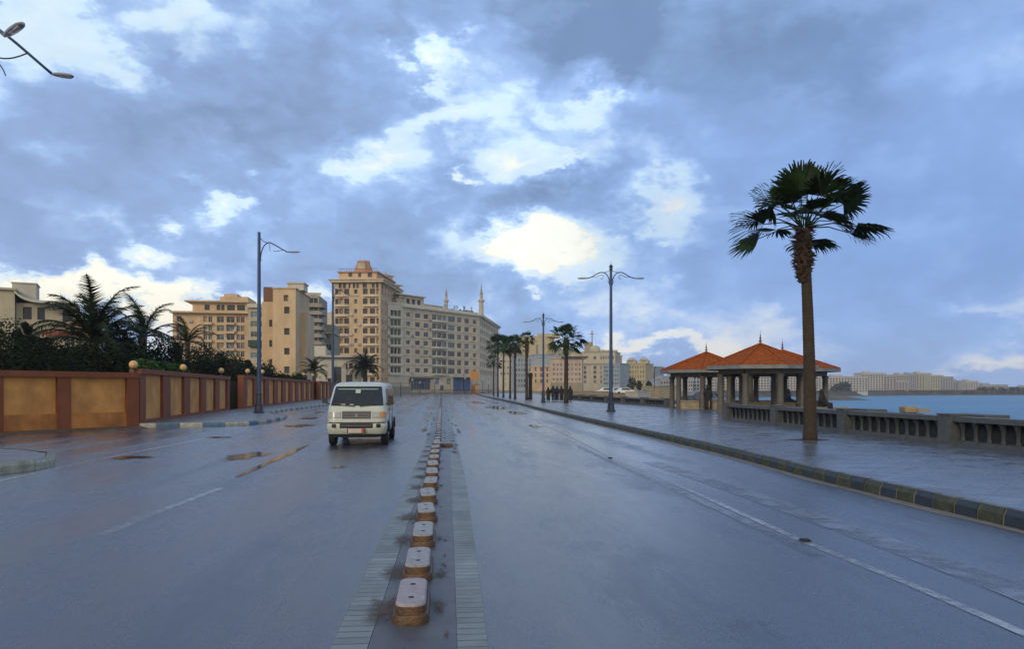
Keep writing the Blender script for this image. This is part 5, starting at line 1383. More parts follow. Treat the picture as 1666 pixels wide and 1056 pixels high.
# rotate side: the photo shows the right flank receding; keep it square to the front
part_box('cornice', mbk, 'st_main_pale', [((L / 2, .45, zP + .15), (L, .3, .75))])
m_ = MB(); ex, ey = L + svm[0] * D, svm[1] * D; m_.prism([(-.4, -.8), (L + .8, -.8), (ex + 1.1, ey), (ex, ey + .5), (0, D)], zP - .8, zP - .25); m_.build('cornice', M['st_main_pale'], mbk)
m_ = MB(); m_.prism([(L + .2, -.9), (L + 1.6, -.2), (ex + 2.2, ey), (ex, ey), (L - 1, .2)], zP - .245, zP + .15); m_.build('eave', M['st_main_pale'], mbk)
part_box('string_course', mbk, 'st_main_pale', [((L / 2, -.12, 5.9), (L, .3, .5))] )
for zc in rows:
    x0, x1 = fm_.u(C(850)), fm_.u(C(963)); wd = x1 - x0; m_ = MB()
    pts = [(x0, .01)] + [(x0 + wd * i / 8, -1.0 * math.sin(PI * i / 8) ** .45) for i in range(1, 8)] + [(x1, .01)]
    m_.prism(pts, zc - 1.5, zc - .85 if zc > 12 else zc - 1.15); m_.build('balcony', M['st_main_pale'], mbk)
    m_ = MB(); m_.box((L / 2, -.04, zc - 1.45), (L - .1, .10, .10)); m_.build('floor_band', M['st_cream'], mbk)
# awning and blue shops, ground floor
part_box('shop_front', mbk, 'blue_panel', [((( fm_.u(737) + fm_.u(750)) / 2, -.3, 2.9), (fm_.u(750) - fm_.u(737) - .4, .5, 4.4)), (((fm_.u(752) + fm_.u(764)) / 2, -.3, 2.9), (fm_.u(764) - fm_.u(752) - .3, .5, 4.4))])
part_box('awning', mbk, 'st_dark', [(((fm_.u(667) + fm_.u(700)) / 2, -.9, 4.9), (fm_.u(700) - fm_.u(667), 1.8, .5)), (((fm_.u(737) + fm_.u(765)) / 2, -.8, 5.3), (fm_.u(765) - fm_.u(737), 1.3, .4))])
# roof storey
xr0, xr1 = fm_.u(C(690)), fm_.u(C(862)); zr = fm_.h(700, 481.5)
rs = MB(); facade(rs, (xr0, 4), (1, 0), (0, -1), xr1 - xr0, zP - .85, zr - .4, [(1 + 2.6 * k, 2.6 + 2.6 * k, zP + .6, zr - 1.2) for k in range(4)], .3, 0, 1)
rs.box(((xr0 + xr1) / 2, 9.2, (zP + zr) / 2 - .2), (xr1 - xr0 - .01, 9.4, zr - zP - .4)); rs.box(((xr0 + xr1) / 2 - .6, 8.6, zr - .15), (xr1 - xr0 + 1.8, 10.8, .35)); rs.build('roof_storey', [M['st_main'], M['g_dark']], mbk)
x0 = fm_.u(C(862)); part_box('roof_storey', mbk, 'st_cream', [((x0 + 5, 8, zP + .9), (9.9, 8, 1.8)), ((x0 + 14, 9, zP + .4), (7.9, 6, 1.0)), ((2.2, 6, zP + 1.2), (3.6, 6, 2.4))])
r_ = random.Random(9)
for k in range(16):
    x = fm_.u(C(960)) + (L - fm_.u(C(960)) - 1) * r_.random(); m_ = MB(); y_ = r_.uniform(.9, 4)
    s = r_.uniform(.5, 1.1)
    if k % 3: m_.lathe([(s * .6, 0), (s * .7, s * .6), (s * .2, s)], (x, y_, zP + .3), 9); m_.build('roof_planter', M['leaf_mid'] if k % 3 == 1 else M['st_grey'], mbk)
    else:
        m_.tube([(x, y_, zP), (x, y_, zP + 2.4)], .07, 5)
        for j in range(4): m_.tube([(x - .7, y_, zP + 1.5 + .28 * j), (x + .7, y_, zP + 1.5 + .28 * j)], .04, 4)
        m_.build('antenna', M['st_dark'], mbk)
for k in range(12):
    x = 1 + 26 * k / 11; part_box('roof_pier', mbk, 'st_cream', [((x, 1.6, zP + .35), (1.3 if k % 2 else .6, .6, 1.0))])
# left protruding bay of the same block
fb_ = Frame(631, 243, 655, 246.5)
zb_ = fb_.h(640, 492.5); fh = []
for i, zc in enumerate(rows):
    x0, x1 = .9, fb_.L - .6
    for k in range(3): fh.append((x0 + (x1 - x0) * k / 3 + .08, x0 + (x1 - x0) * (k + 1) / 3 - .08, zc - .95, zc + .95, 'g_green' if i > 2 else 'g_dark'))
bay = shell(fb_, 30, 0, zb_ - .4, fh, [], 'st_main_pale', 'pale stair bay with stacked wide windows at the left end of the long block', dep=.8)
part_box('cornice', bay, 'st_main_pale', [((fb_.L / 2, 15, zb_ - .15), (fb_.L + .5, 30.4, .5))])
for zc in rows: part_box('balcony', bay, 'st_main_pale', [((fb_.L / 2 - .1, -.35, zc - 1.35), (fb_.L - .8, .75, .75))])
# dark gap building between tower and block
fq = Frame(621, 256, 632, 257)
shell(fq, 10, 0, fq.h(626, 500), [], [], 'st_dark', 'narrow dark unlit recess block between the tower and the long block', name='building')

def aircon(parent, xs, zs, n, seed, y0=0.0):
    r_ = random.Random(seed); me = None
    for i in range(n):
        if me is None:
            m_ = MB(); m_.box((0, -.22, 0), (.85, .4, .6)); m_.box((0, -.2, -.36), (.9, .36, .06)); o = m_.build('air_conditioner', M['st_far_a'], parent); me = o.data
        else: o = link('air_conditioner', me, parent)
        o.location = (r_.choice(xs) + r_.uniform(-.2, .2), y0 - .01, r_.choice(zs))
aircon(mbk, [fm_.u(C(v)) for v in (723, 788, 842, 1022, 1070, 1124)], [z - .9 for z in rows], 26, 4)
aircon(tw, [ft.u(v) for v in (572.5, 584.5, 571.5)], [ft.h(560, 570.4) - 1.1 + 3.0 * k for k in range(-3, 7)], 12, 6)
# ---- orange billboard and booth
q = at(772, 262, 0); t = thing('billboard', 'square orange billboard standing before the corner of the long block', 'billboard', q, -YAW)
part_box('panel', t, 'orange', [((0, 0, 6.0), (2.9, .35, 3.0))]); part_box('post', t, 'st_brown', [((-.9, 0, 2.25), (.2, .2, 4.5)), ((.9, 0, 2.25), (.2, .2, 4.5))])
q = at(773, 258, 0); t = thing('kiosk', 'small orange and brown kiosk under the orange billboard', 'kiosk', q, -YAW)
part_box('booth', t, 'orange', [((.5, 0, 1.4), (1.0, 1.5, 2.8))]); part_box('booth_side', t, 'st_brown', [((-.7, .2, 1.3), (1.39, 1.2, 2.6))]); part_box('roof', t, 'st_brown', [((0, 0, 2.92), (2.8, 1.9, .2))])

# ---- minarets behind the block
def minaret(px, d, y_top, y_gal, y_base, wpx, label):
    c = at(px, d, 0); t = thing('minaret', label, 'minaret', c, 0, 'pale pointed minarets behind the long block'); w_ = wpx / F * d / 2
    zt, zg = zof(y_top, d), zof(y_gal, d)
    m_ = MB(); m_.lathe([(w_ * 1.2, 0), (w_ * 1.15, zg * .8), (w_, zg - .6)], n=8); m_.lathe([(w_ * .72, zg + .5), (w_ * .66, zg + (zt - zg) * .38)], n=8); m_.build('shaft', M['st_cream'], t)
    m_ = MB(); m_.lathe([(w_ * 1.0, zg - .6), (w_ * 1.55, zg), (w_ * 1.55, zg + .5), (w_ * .8, zg + .52)], n=12); m_.build('balcony', M['st_cream'], t)
    m_ = MB(); m_.lathe([(w_ * .85, zg + (zt - zg) * .38), (w_ * .72, zg + (zt - zg) * .42), (w_ * .35, zg + (zt - zg) * .68), (w_ * .10, zg + (zt - zg) * .9), (.06, zt)], n=10); m_.build('spire', M['st_grey'], t, True)
minaret(783, 330, 461, 490, 510, 7.0, 'taller minaret with a gallery above the corner of the long block')
minaret(726, 360, 466, 490, 490, 5.5, 'smaller minaret showing above the middle of the roofline')

# ---- white villa with arched windows
fv = Frame(499, 150, 588, 152); zV = fv.h(520, 581)
fh = [(fv.u(543), fv.u(555.5), .1, fv.h(550, 597), 'g_dark'), (fv.u(563), fv.u(573.5), .1, fv.h(570, 610), 'g_dark'), (fv.u(510), fv.u(514), 1.3, 2.6, 'g_blue'), (fv.u(533), fv.u(539), 2, 3.6, 'g_dark'),
      (fv.u(562.5), fv.u(565.5), fv.h(565, 601), fv.h(565, 592), 'g_dark'), (fv.u(568), fv.u(574), fv.h(570, 599), fv.h(570, 591), 'g_dark'), (fv.u(577), fv.u(580), fv.h(575, 601), fv.h(575, 592), 'g_dark')]
vl = shell(fv, 14, 0, zV, fh, [], 'st_white', 'low white villa with arched windows at the foot of the tower', name='villa', dep=.4, frame='w_frame_dark')
part_box('roof_slab', vl, 'st_white', [((fv.L / 2, 6.5, zV + .15), (fv.L + .8, 15, .3))])
xx = fv.u(528); part_box('upper_storey', vl, 'st_white', [((xx / 2, 8, zV + 1.2), (xx, 8, 2.4))])
aw = MB(); cx = fv.u(571)
for k in range(9):
    a0, a1 = PI * k / 9, PI * (k + 1) / 9; r1_, r2_ = 1.45, 1.75; zc = fv.h(571, 598)
    vs = [(cx + r * math.cos(a), yy, zc + r * math.sin(a) * .8) for yy in (-.15, .0) for r in (r1_, r2_) for a in (a0, a1)]
    aw.add(vs, [(0, 1, 3, 2), (4, 6, 7, 5), (2, 3, 7, 6), (0, 4, 5, 1)])
aw.build('arch', M['st_cream'], vl)

# ---- low masonry wall beyond the van + railings
fz = Frame(607, 172, 668, 236)
t = thing('roadside_wall', 'low tan masonry wall with railing beyond the van, in front of the long block', 'wall', fz.A, fz.rz)
part_box('wall', t, 'st_olive', [((fz.L / 2, 0, 1.0), (fz.L, .4, 2.1))]); part_box('coping', t, 'st_cream', [((fz.L / 2, 0, 2.12), (fz.L, .6, .14))])
rl = MB(); 
for k in range(60): rl.box((fz.L * k / 59, 0, 2.7), (.07, .07, 1.0))
rl.box((fz.L / 2, 0, 3.2), (fz.L, .08, .08)); rl.build('railing', M['st_grey'], t)
f5 = Frame(668, 238, 800, 258)
t = thing('railing', 'dark street railing running along the foot of the long block', 'railing', f5.A, f5.rz)
rl = MB()
for k in range(90): rl.box((f5.L * k / 89, 0, .55), (.08, .08, 1.1))
rl.build('balusters', M['st_dark'], t); rl = MB(); rl.box((f5.L / 2, 0, 1.12), (f5.L, .1, .1)); rl.box((f5.L / 2, 0, .25), (f5.L, .1, .1)); rl.build('rail', M['st_dark'], t)
# street furniture far: posts and small signs
r_ = random.Random(3)
for k, (px, d, h_) in enumerate(((652, 150, 3.0), (671, 200, 4.2), (683, 210, 3.6), (707, 225, 4.0), (733, 228, 3.8), (757, 230, 5.0), (785, 205, 4.4), (795, 190, 3.4))):
    q = at(px, d, 0); t = thing('sign_post', 'slender far post %s' % ('beside the road left of the divider blocks' if px < 715 else 'beside the road right of the divider blocks'), 'post', q, -YAW, 'slender posts far up the road')
    part_box('post', t, 'st_dark', [((0, 0, h_ / 2), (.12, .12, h_))]); part_box('plate', t, 'st_bluegrey', [((0, -.08, h_ - .3), (.55, .03, .55))])

# ---- orange apartment block on the left (A)
fa_ = Frame(281, 205, 404, 208)
zA = fa_.h(340, 492); W2 = lambda x: 260 + x / 2.933
rows = [fa_.h(350, 360 + yy / 2.933) for yy in (632, 592, 552, 510, 468)]; rows = [rows[0] - 2.6, rows[0] - 5.2] + rows
fh = []
for zc in rows:
    for a, b in ((80, 105), (208, 226), (232, 250), (272, 306), (318, 356), (366, 382), (386, 404)):
        fh.append((fa_.u(W2(a)), fa_.u(W2(b)), zc - .8, zc + .75, 'g_warm' if r_.random() < .2 else r_.choice(GL)))
ab = shell(fa_, 22, 0, fa_.h(300, 509), fh, [], 'st_orange', 'orange-beige apartment block with flat projecting roofs behind the dark trees', dep=.45)
L = fa_.L
part_box('roof_slab', ab, 'st_orange', [((L * .5, 10.5, fa_.h(300, 508.5) + .1), (L + 1.2, 23.5, .45))])
xa, xb = fa_.u(312), L - .3
us = MB(); zt0, zt1 = fa_.h(300, 508.5) + .33, fa_.h(390, 482.5)
holes = [(a - xa, b - xa, zt0 + .5, zt0 + 2.0) for a, b in ((fa_.u(W2(210)), fa_.u(W2(235))), (fa_.u(W2(268)), fa_.u(W2(286))), (fa_.u(W2(290)), fa_.u(W2(306))), (fa_.u(W2(318)), fa_.u(W2(356))), (fa_.u(W2(366)), fa_.u(W2(404))))]
facade(us, (xa, .8), (1, 0), (0, -1), xb - xa, zt0, zt1 - 1.6, holes, .4, 0, 1); us.box(((xa + xb) / 2, 8.4, (zt0 + zt1 - 1.6) / 2), (xb - xa - .02, 13.4 , zt1 - 1.6 - zt0 - .02)); us.build('upper_storey', [M['st_orange'], M['g_dark']], ab)
part_box('roof_slab', ab, 'st_orange', [(((xa + xb) / 2 - .7, 7.5, zt1 - 1.4), (xb - xa + 2.2, 16, .4)), (((fa_.u(356) + xb) / 2, 8, zt1 - .55), (xb - fa_.u(356), 13, 1.3)), (((fa_.u(358) + fa_.u(380)) / 2, 8, zt1 + .7), (fa_.u(380) - fa_.u(358), 6, 1.15))])
for zc in rows:
    for a, b in ((208, 252), (315, 358)): 
        x0, x1 = fa_.u(W2(a)), fa_.u(W2(b)); part_box('balcony', ab, 'st_beige', [(((x0 + x1) / 2, -.45, zc - 1.15), (x1 - x0, .9, .6))])
aircon(ab, [fa_.u(W2(v)) for v in (150, 190, 262, 312, 361)], [z - .6 for z in rows], 14, 8)
# pale terrace section between A and the beige block
fa2 = Frame(404, 200, 434, 200.5); rows2 = [fa2.h(420, 360 + yy / 2.933) for yy in (640, 590, 540, 490, 445)]
t = shell(fa2, 18, 0, fa2.h(420, 500), [(.6, 2.2, z - .7, z + .7) for z in rows2] + [(2.9, 4.4, z - .7, z + .7) for z in rows2], [], 'st_cream', 'pale terraced building with a green awning left of the beige stair block')
part_box('parapet', t, 'st_white', [((fa2.L / 2, -.3, fa2.h(420, 500) + .35), (fa2.L + .3, .8, 1.0))])
part_box('awning', t, mat('green_awning', (.015, .05, .03), .7), [((fa2.L / 2, -.5, fa2.h(420, 559)), (fa2.L - .3, 1.0, 1.7))])

# ---- beige stair block (B)
fb2 = Frame(444, 118, 481, 118.3); zB = fb2.h(460, 469.5)
zw = [fb2.h(466, y_) for y_ in (504.6, 539.3, 571.7, 602)]
fh = [(fb2.u(462.3), fb2.u(471), z - .52, z + .52, 'g_dark') for z in zw] + [(fb2.u(461.5), fb2.u(469), fb2.h(466, 490), fb2.h(466, 480), 'g_warm')]
bb_ = shell(fb2, 12, 0, zB, fh, [], 'st_beige', 'plain beige stair block with a column of small dark windows, white water tank on top', dep=.35, frame='w_frame_dark')
part_box('coping', bb_, 'st_beige', [((fb2.L / 2, 6, zB + .08), (fb2.L + .3, 12.3, .18))])
x0, x1 = fb2.u(461), fb2.u(488); part_box('tank_room', bb_, 'st_white', [(((x0 + x1) / 2, 5, (zB + fb2.h(470, 457)) / 2 + .1), (x1 - x0, 3.5, fb2.h(470, 457) - zB - .2)), (((x0 + x1) / 2, 5, fb2.h(470, 455.5)), (x1 - x0 + .3, 3.8, .25))])
fbl = Frame(426, 122, 444, 122.2)
zl = [fbl.h(440, y_) for y_ in (526, 559, 590)]
t = shell(fbl, 11, 0, fbl.h(435, 491), [(fbl.u(438), fbl.u(443), z - .55, z + .55, 'g_dark') for z in zl], [], 'st_orange', 'recessed orange flank left of the beige stair block, dark brown upper block above it', frame='w_frame_dark')
part_box('upper_block', t, 'st_brown', [((fbl.L / 2 - .02, 5, (fbl.h(435, 491) + fbl.h(435, 465.5)) / 2), (fbl.L - .1, 8, fbl.h(435, 465.5) - fbl.h(435, 491)))])
fbr = Frame(481, 122.3, 498, 122.5); zl = [fbr.h(486, y_) for y_ in (528, 558.5, 590.5)]
shell(fbr, 10, 0, fbr.h(488, 508), [(fbr.u(482.5), fbr.u(489), z - .55, z + .55, 'g_dark') for z in zl], [], 'st_beige', 'lower beige flank right of the beige stair block', frame='w_frame_dark')
# ---- balcony building C
fc = Frame(484, 172, 519, 172.5); rows = [fc.h(505, 479 + 4 + 12.3 * k) for k in range(0, 10)]
t = shell(fc, 14, 0, fc.h(500, 480), [(fc.u(492), fc.u(499), z - 1.4, z - .3, 'g_dark') for z in rows] + [(fc.u(503), fc.u(517), z - 1.45, z - .25, 'g_dark') for z in rows], [], 'st_grey', 'grey-beige block with rounded stacked balconies behind the beige stair block')
for z in rows:
    x0, x1 = fc.u(489), fc.L + 1.0; m_ = MB(); pts = [(x0, .01), (x0, -.9)] + [(x1 - 1.3 + 1.3 * math.sin(R(a)), -.2 - .7 * math.cos(R(a))) for a in range(0, 91, 15)] + [(x1, 5), (x1 - 1.05, 5), (x1 - 1.05, .01)]
    m_.prism(pts, z - 2.35, z - 1.6); m_.build('balcony', M['st_grey'], t)
part_box('parapet', t, 'st_cream', [((fc.L / 2 + .2, .2, fc.h(500, 480) + .3), (fc.L + .4, .3, .5))])
fd = Frame(516, 182, 543, 182.4); t = shell(fd, 12, 0, fd.h(530, 528), [(2, 3.3, fd.h(530, 570), fd.h(530, 560)), (.8, 2.8, fd.h(530, 552), fd.h(530, 546))], [], 'st_olive', 'small brown-grey building between the balcony block and the tower')
part_box('roof_slab', t, 'st_cream', [((fd.L / 2, 5, fd.h(530, 542)), (fd.L + .5, 11.5, .35))])
fe = Frame(498, 160, 531, 160.5); t = shell(fe, 8, 0, fe.h(515, 568), [(1, 2, 4, 5.4), (2.6, 3.4, 4, 5.4)], [], 'st_cream', 'low cream annexe in front of the small brown-grey building')

# ---- villa at far left with curved roof and orange tiled roof
fv1 = Frame(-60, 78, 24, 80); zV = fv1.h(0, 471)
vv = shell(fv1, 10, 0, zV, [(fv1.u(-30), fv1.u(-15), zV - 3.4, zV - 1.6, 'g_dark')], [(2, 3.5, zV - 2.8, zV - 1.2)], 'st_cream', 'cream villa at the left edge with curved roof and boxy tank room', name='villa')
part_box('roof_slab', vv, 'st_cream', [((fv1.L / 2, 5, zV + .1), (fv1.L + .3, 10.6, .22))])
x0, x1 = fv1.u(13), fv1.u(54); zt = fv1.h(14, 454)
part_box('tank_room', vv, 'st_white', [(((x0 + x1) / 2, 5, (zt + zV - 1.2) / 2), (x1 - x0, 3.5, zt - zV + 1.2)), (((x0 + x1) / 2, 5, zt + .05), (x1 - x0 + .2, 3.7, .12))])
cr_ = MB(); pr = [(24, 473), (32, 480), (42, 485), (55, 488.5), (75, 490), (100, 490.5), (125, 491)]
for (a, ya), (b, yb) in zip(pr, pr[1:]):
    xa, xb, za, zb2 = fv1.u(a), fv1.u(b), fv1.h(a, ya), fv1.h(b, yb)
    vs = [(x, y_, z) for y_ in (-.6, 8) for x, z in ((xa, za), (xb, zb2), (xb, zb2 - .25), (xa, za - .25))]
    cr_.add(vs, [(0, 3, 2, 1), (4, 5, 6, 7), (0, 1, 5, 4), (3, 7, 6, 2), (1, 2, 6, 5), (0, 4, 7, 3)])
cr_.build('curved_roof', M['st_white'], vv)
x0, x1 = fv1.u(25), fv1.u(124); m_ = MB(); zz = fv1.h(80, 494)
facade(m_, (x0, .6), (1, 0), (0, -1), x1 - x0, 0, zz, [(.6, 1.4, zz - 1.7, zz - .4), (1.9, 2.6, zz - 1.7, zz - .4), (4.2, 5.2, zz - 2.0, zz - .5)], .5, 0, 1); m_.box(((x0 + x1) / 2, 5, zz / 2), (x1 - x0 - .02, 6, zz - .05)); m_.build('lower_wing', [M['st_cream'], M['g_dark']], vv)
# small house with pitched orange roof in front
fh1 = Frame(74, 62, 138, 62.8); zE = fh1.h(100, 541)
hs = shell(fh1, 6, 0, zE, [(1.4, 2.1, zE - 1.6, zE - .4, 'g_dark')], [], 'st_cream', 'small garden house with a pitched pale orange tiled roof behind the large date palm', name='garden_house')
rf = MB(); L = fh1.L; zR = fh1.h(105, 524); rf.add([(-.4, -.5, zE), (L + .4, -.5, zE), (L + .4, 6.5, zE), (-.4, 6.5, zE), (1.0, 3, zR + .3), (L - .6, 3, zR + .3)], [(0, 1, 5, 4), (1, 2, 5), (2, 3, 4, 5), (3, 0, 4), (3, 2, 1, 0)]); rf.build('roof', mat('faded_orange_tile', (.42, .20, .10), .7, .2, 4, .4, 20), hs)
part_box('eaves_board', hs, 'terra', [((L / 2, -.52, zE - .12), (L + .8, .08, .3))])
m_ = tree(58, 70, 6.5, 2.0, 203, 'dark tree in front of the curved villa roof', 'leaf_dark', 1.5, 1800, .25)

# ---- right-hand cluster of old buildings
KR = 2.05
def rb(pa_, da, pb2, db, ytop, yrows, cols, m_, label, D=15, glass=None, hh=1.7, slab=True, name='apartment_block', dep=.3, side=None, mull=1, slabm=None, frame='w_frame'):
    da *= KR; db *= KR; D *= 1.3
    fr = Frame(pa_, da, pb2, db); zt = fr.h((pa_ + pb2) / 2, ytop); rows = [fr.h((pa_ + pb2) / 2, y_) for y_ in yrows]
    fh = [(fr.u(a), fr.u(b), max(.2, z - hh / 2), z + hh / 2) for z in rows for a, b in cols if z + hh / 2 < zt - .1]
    sd_ = [(a, b, z - hh / 2, z + hh / 2) for z in rows for a, b in (side or []) if z + hh / 2 < zt - .1]
    t = shell(fr, D, 0, zt, fh, sd_, m_, label, dep, name, glass=glass, mull=mull, frame=frame)
    if slab: part_box('cornice', t, slabm or m_, [((fr.L / 2, D / 2, zt + .12), (fr.L + .8, D + .8, .5))])
    return t, fr, zt
_rb = 0
C4 = lambda x: 780 + x / 5.28
Y4 = lambda y_: 480 + y_ / 5.28
def even(a, b, n, fill=.55): w_ = (b - a) / n; return [(a + w_ * (i + .5 - fill / 2), a + w_ * (i + .5 + fill / 2)) for i in range(n)]
t, fr, zt = rb(842, 300, 902, 300, 548, [570], [(872, 876)], 'st_yellow', 'tall plain yellow-tan block with a single window behind the palms', 25, hh=9)
part_box('roof_block', t, 'st_yellow', [((fr.u(893), 8, zt + 1.0), (18, 14, 3.0))])
rb(836, 232, 870, 232.5, 579, [Y4(v) for v in (560, 600, 645, 690, 735, 780)], even(838, 869, 7, .62), 'st_bluegrey', 'blue-grey glazed building left of the farther double lamp', 12, 'g_blue', 2.0, mull=0)
t, fr, zt = rb(864, 212, 897, 212, 597, [Y4(v) for v in (640, 690, 740)], [(870, 873), (879, 883), (889, 892)], 'st_orange', 'weathered ochre building behind the farther lamp pole', 12, 'g_dark', 2.2)
part_box('roof_shed', t, 'st_bluegrey', [((fr.L * .3, 7, zt + 2.4), (fr.L * .5, 8, 4.4)), ((fr.L * .75, 8, zt + 3.4), (fr.L * .3, 8, 6.4))])
rb(866, 250, 905, 250, 577, [583, 588], even(867, 904, 8, .5), 'st_bluegrey', 'grey-blue top-lit block between the tan block and the ochre building', 12, 'g_blue', .9)
t, fr, zt = rb(896, 197, 947, 196, 583.5, [Y4(v) for v in (600, 640, 680, 725)], even(898, 946, 8, .45), 'st_pink', 'pinkish apartment block with regular windows behind the bushy palm', 16, None, 1.25, side=[(1 + 2.6 * k, 2.3 + 2.6 * k) for k in range(5)])
part_box('awning', t, 'st_dark', [((fr.u(935), -.4, zt + .7), (14, 3, .8))])
part_box('ground_arcade', t, 'st_olive', [((fr.L / 2, -.5, 2.3), (fr.L, 1.0, 4.6))])
t, fr, zt = rb(928, 266, 1001, 262, 573, [Y4(540), Y4(625), Y4(665), Y4(705), Y4(745)], [(941, 945), (950, 954), (965.5, 970)] + even(976, 1000, 6, .6), 'st_cream', 'large cream classical building with a tower, dome and cross on its roof', 22, None, 2.3, slabm='st_olive', side=[(2 + 4 * k, 4 + 4 * k) for k in range(4)])
part_box('string_course', t, 'st_olive', [((fr.L / 2, -.2, fr.h(960, Y4(592))), (fr.L, .8, .9))])
x0, x1 = fr.u(949.5), fr.u(962); zz = fr.h(955, 556.5); part_box('roof_tower', t, 'st_olive', [(((x0 + x1) / 2, 5, (zt + zz) / 2), (x1 - x0, 3.4, zz - zt)), (((x0 + x1) / 2, 5, zz), (x1 - x0 + .5, 3.9, .3))])
m_ = MB(); xd = fr.u(966); m_.lathe([(4.0, zt), (4.0, zt + 1.9)] + [(3.9 * math.cos(R(a)), zt + 2.0 + 3.0 * math.sin(R(a))) for a in range(0, 89, 14)], (xd, 5, 0), 14); m_.build('dome', M['st_cream'], t, 'auto')
m_ = MB(); xs_ = fr.u(961.8); zt2 = fr.h(962, 537.5); m_.box((xs_, 4, (zz + zt2) / 2 - 1), (.8, .5, zt2 - zz + 2.4)); m_.box((xs_, 4, zt2 - 2.2), (3.2, .48, .7)); m_.build('cross', M['st_grey'], t)
for k in range(5): part_box('roof_hut', t, 'st_cream', [((fr.u(972) + 3.0 * k, 6, zt + .9), (2.4, 3, 1.4 + .5 * (k % 2)))])
rb(901, 275, 930, 273, 569, [577, 586], even(903, 929, 5, .5), 'st_olive', 'olive-tan block partly hidden by the bushy palm crown', 15, None, 2.0)
rb(981, 249, 1008, 246, 592, [Y4(v) for v in (620, 655, 690, 725, 760)], even(982, 1007, 7, .7), 'st_bluegrey', 'blue-grey glass-fronted building right of the nearer double lamp pole', 13, 'g_blue', 1.9, mull=0)
t, fr, zt = rb(1006, 274, 1050, 270, 592, [Y4(v) for v in (620, 660, 700, 745)], even(1010, 1049, 9, .45), 'st_yellow', 'yellowish block with small domed gables at the right end of the old buildings', 18, None, 2.0)
for px in (1025, 1045):
    m_ = MB(); x = fr.u(px); m_.prism([(x - 3.4, 3), (x + 3.4, 3), (x + 3.4, 8), (x - 3.4, 8)], zt + .3, zt + 2.6); m_.lathe([(3.0 * math.cos(R(a)), zt + 2.6 + 2.2 * math.sin(R(a))) for a in range(0, 89, 14)], (x, 4.5, 0), 12); m_.build('domed_gable', M['st_cream'], t, 'auto')
rb(1050, 288, 1064, 286, 597, [Y4(v) for v in (655, 695, 735)], even(1051, 1063, 3, .55), 'st_bluegrey', 'narrow grey flank at the far right end of the old buildings', 14, None, 2.2)
t, fr, zt = rb(985, 310, 1012, 312, 579, [586], even(986, 1011, 5, .5), 'st_olive', 'olive block stepping down behind the cream classical building', 15, None, 2.0)
rb(812, 300, 846, 298, 572, [578, 588, 598, 608], even(813, 845, 6, .5), 'st_cream', 'cream block seen behind the far clump of palms', 15, None, 2.0)
# low stone terraces and huts near the beach
def lowwall(pa_, da, pb2, db, y0, h_, th, m_, label, name='stone_wall'):
    fr = Frame(pa_, da, pb2, db); zz = fr.h((pa_ + pb2) / 2, y0); mb = MB(); mb.box((fr.L / 2, th / 2, zz / 2 - .1), (fr.L, th, zz + .2)); mb.box((fr.L / 2, th / 2, zz + .05), (fr.L + .1, th + .15, .12))
    t = thing(name, label, 'wall' if name == 'stone_wall' else 'hut', fr.A, fr.rz); mb.build('masonry', M[m_], t); return t
lowwall(880, 150, 985, 135, 637.5, .8, 1.2, 'stone_tan', 'long low tan stone wall behind the dark-clothed people')
lowwall(925, 118, 1025, 108, 642, .8, 1.0, 'stone_tan', 'nearer low tan stone wall left of the nearer double lamp pole')
lowwall(1018, 92, 1037, 91, 638, 1, 3, 'stone_pale', 'pale square stone hut right of the nearer double lamp', 'stone_hut')
lowwall(1040, 96, 1052, 96, 641, 1, 2.5, 'stone_pale', 'small pale stone hut between two others near the beach', 'stone_hut')
lowwall(1053, 100, 1072, 100, 635.5, 1, 3, 'stone_tan', 'tan stone hut next to the left pavilion', 'stone_hut')
lowwall(1064, 120, 1100, 122, 629, 1, 3, 'st_olive', 'long tan stone shed behind the left pavilion columns', 'stone_hut')
# parked white cars
def car(px, d, z0, rz, label):
    t = thing('parked_car', label, 'car', at(px, d, z0), rz, 'white cars parked beyond the low stone walls')
    b = MB(); prof = [(-2.1, .35), (-2.1, .75), (-1.2, .88), (-.6, 1.35), (1.0, 1.38), (1.7, .95), (2.1, .9), (2.15, .35)]
    rings = []
    for yy, k in ((-.82, .97), (-.78, 1.0), (.78, 1.0), (.82, .97)): rings.append([(x, yy if z < .95 else yy * .86, .35 + (z - .35) * k) for x, z in prof])
    n = len(prof); vs = [p for r in rings for p in r]
    b.add(vs, [(i * n + k, (i + 1) * n + k, (i + 1) * n + (k + 1) % n, i * n + (k + 1) % n) for i in range(3) for k in range(n)] + [tuple(range(n)), tuple(reversed(range(3 * n, 4 * n)))]); b.build('body', M['car_white'], t)
    g = MB()
    for s in (-1, 1): g.add([(-.98, .80 * s, .93), (1.5, .80 * s, .97), (.93, .735 * s, 1.31), (-.55, .735 * s, 1.29)], [(0, 1, 2, 3) if s < 0 else (3, 2, 1, 0)])
    g.build('window', M['van_glass'], t)
    for x in (-1.35, 1.35):
        for s in (-1, 1): w_ = MB(); w_.lathe([(.31, -.1), (.31, .1)], n=14); o = w_.build('wheel', M['rubber'], t); o.location = (x, .76 * s, .31); o.rotation_euler = (R(90), 0, 0)
    return t
car(985, 168, .36, .15, 'white car parked behind the stone wall, left of the nearer lamp pole'); car(1003, 165, .36, -.1, 'white car parked immediately right of the nearer lamp pole'); car(1014, 162, .36, .2, 'white car parked right of the other two behind the wall')
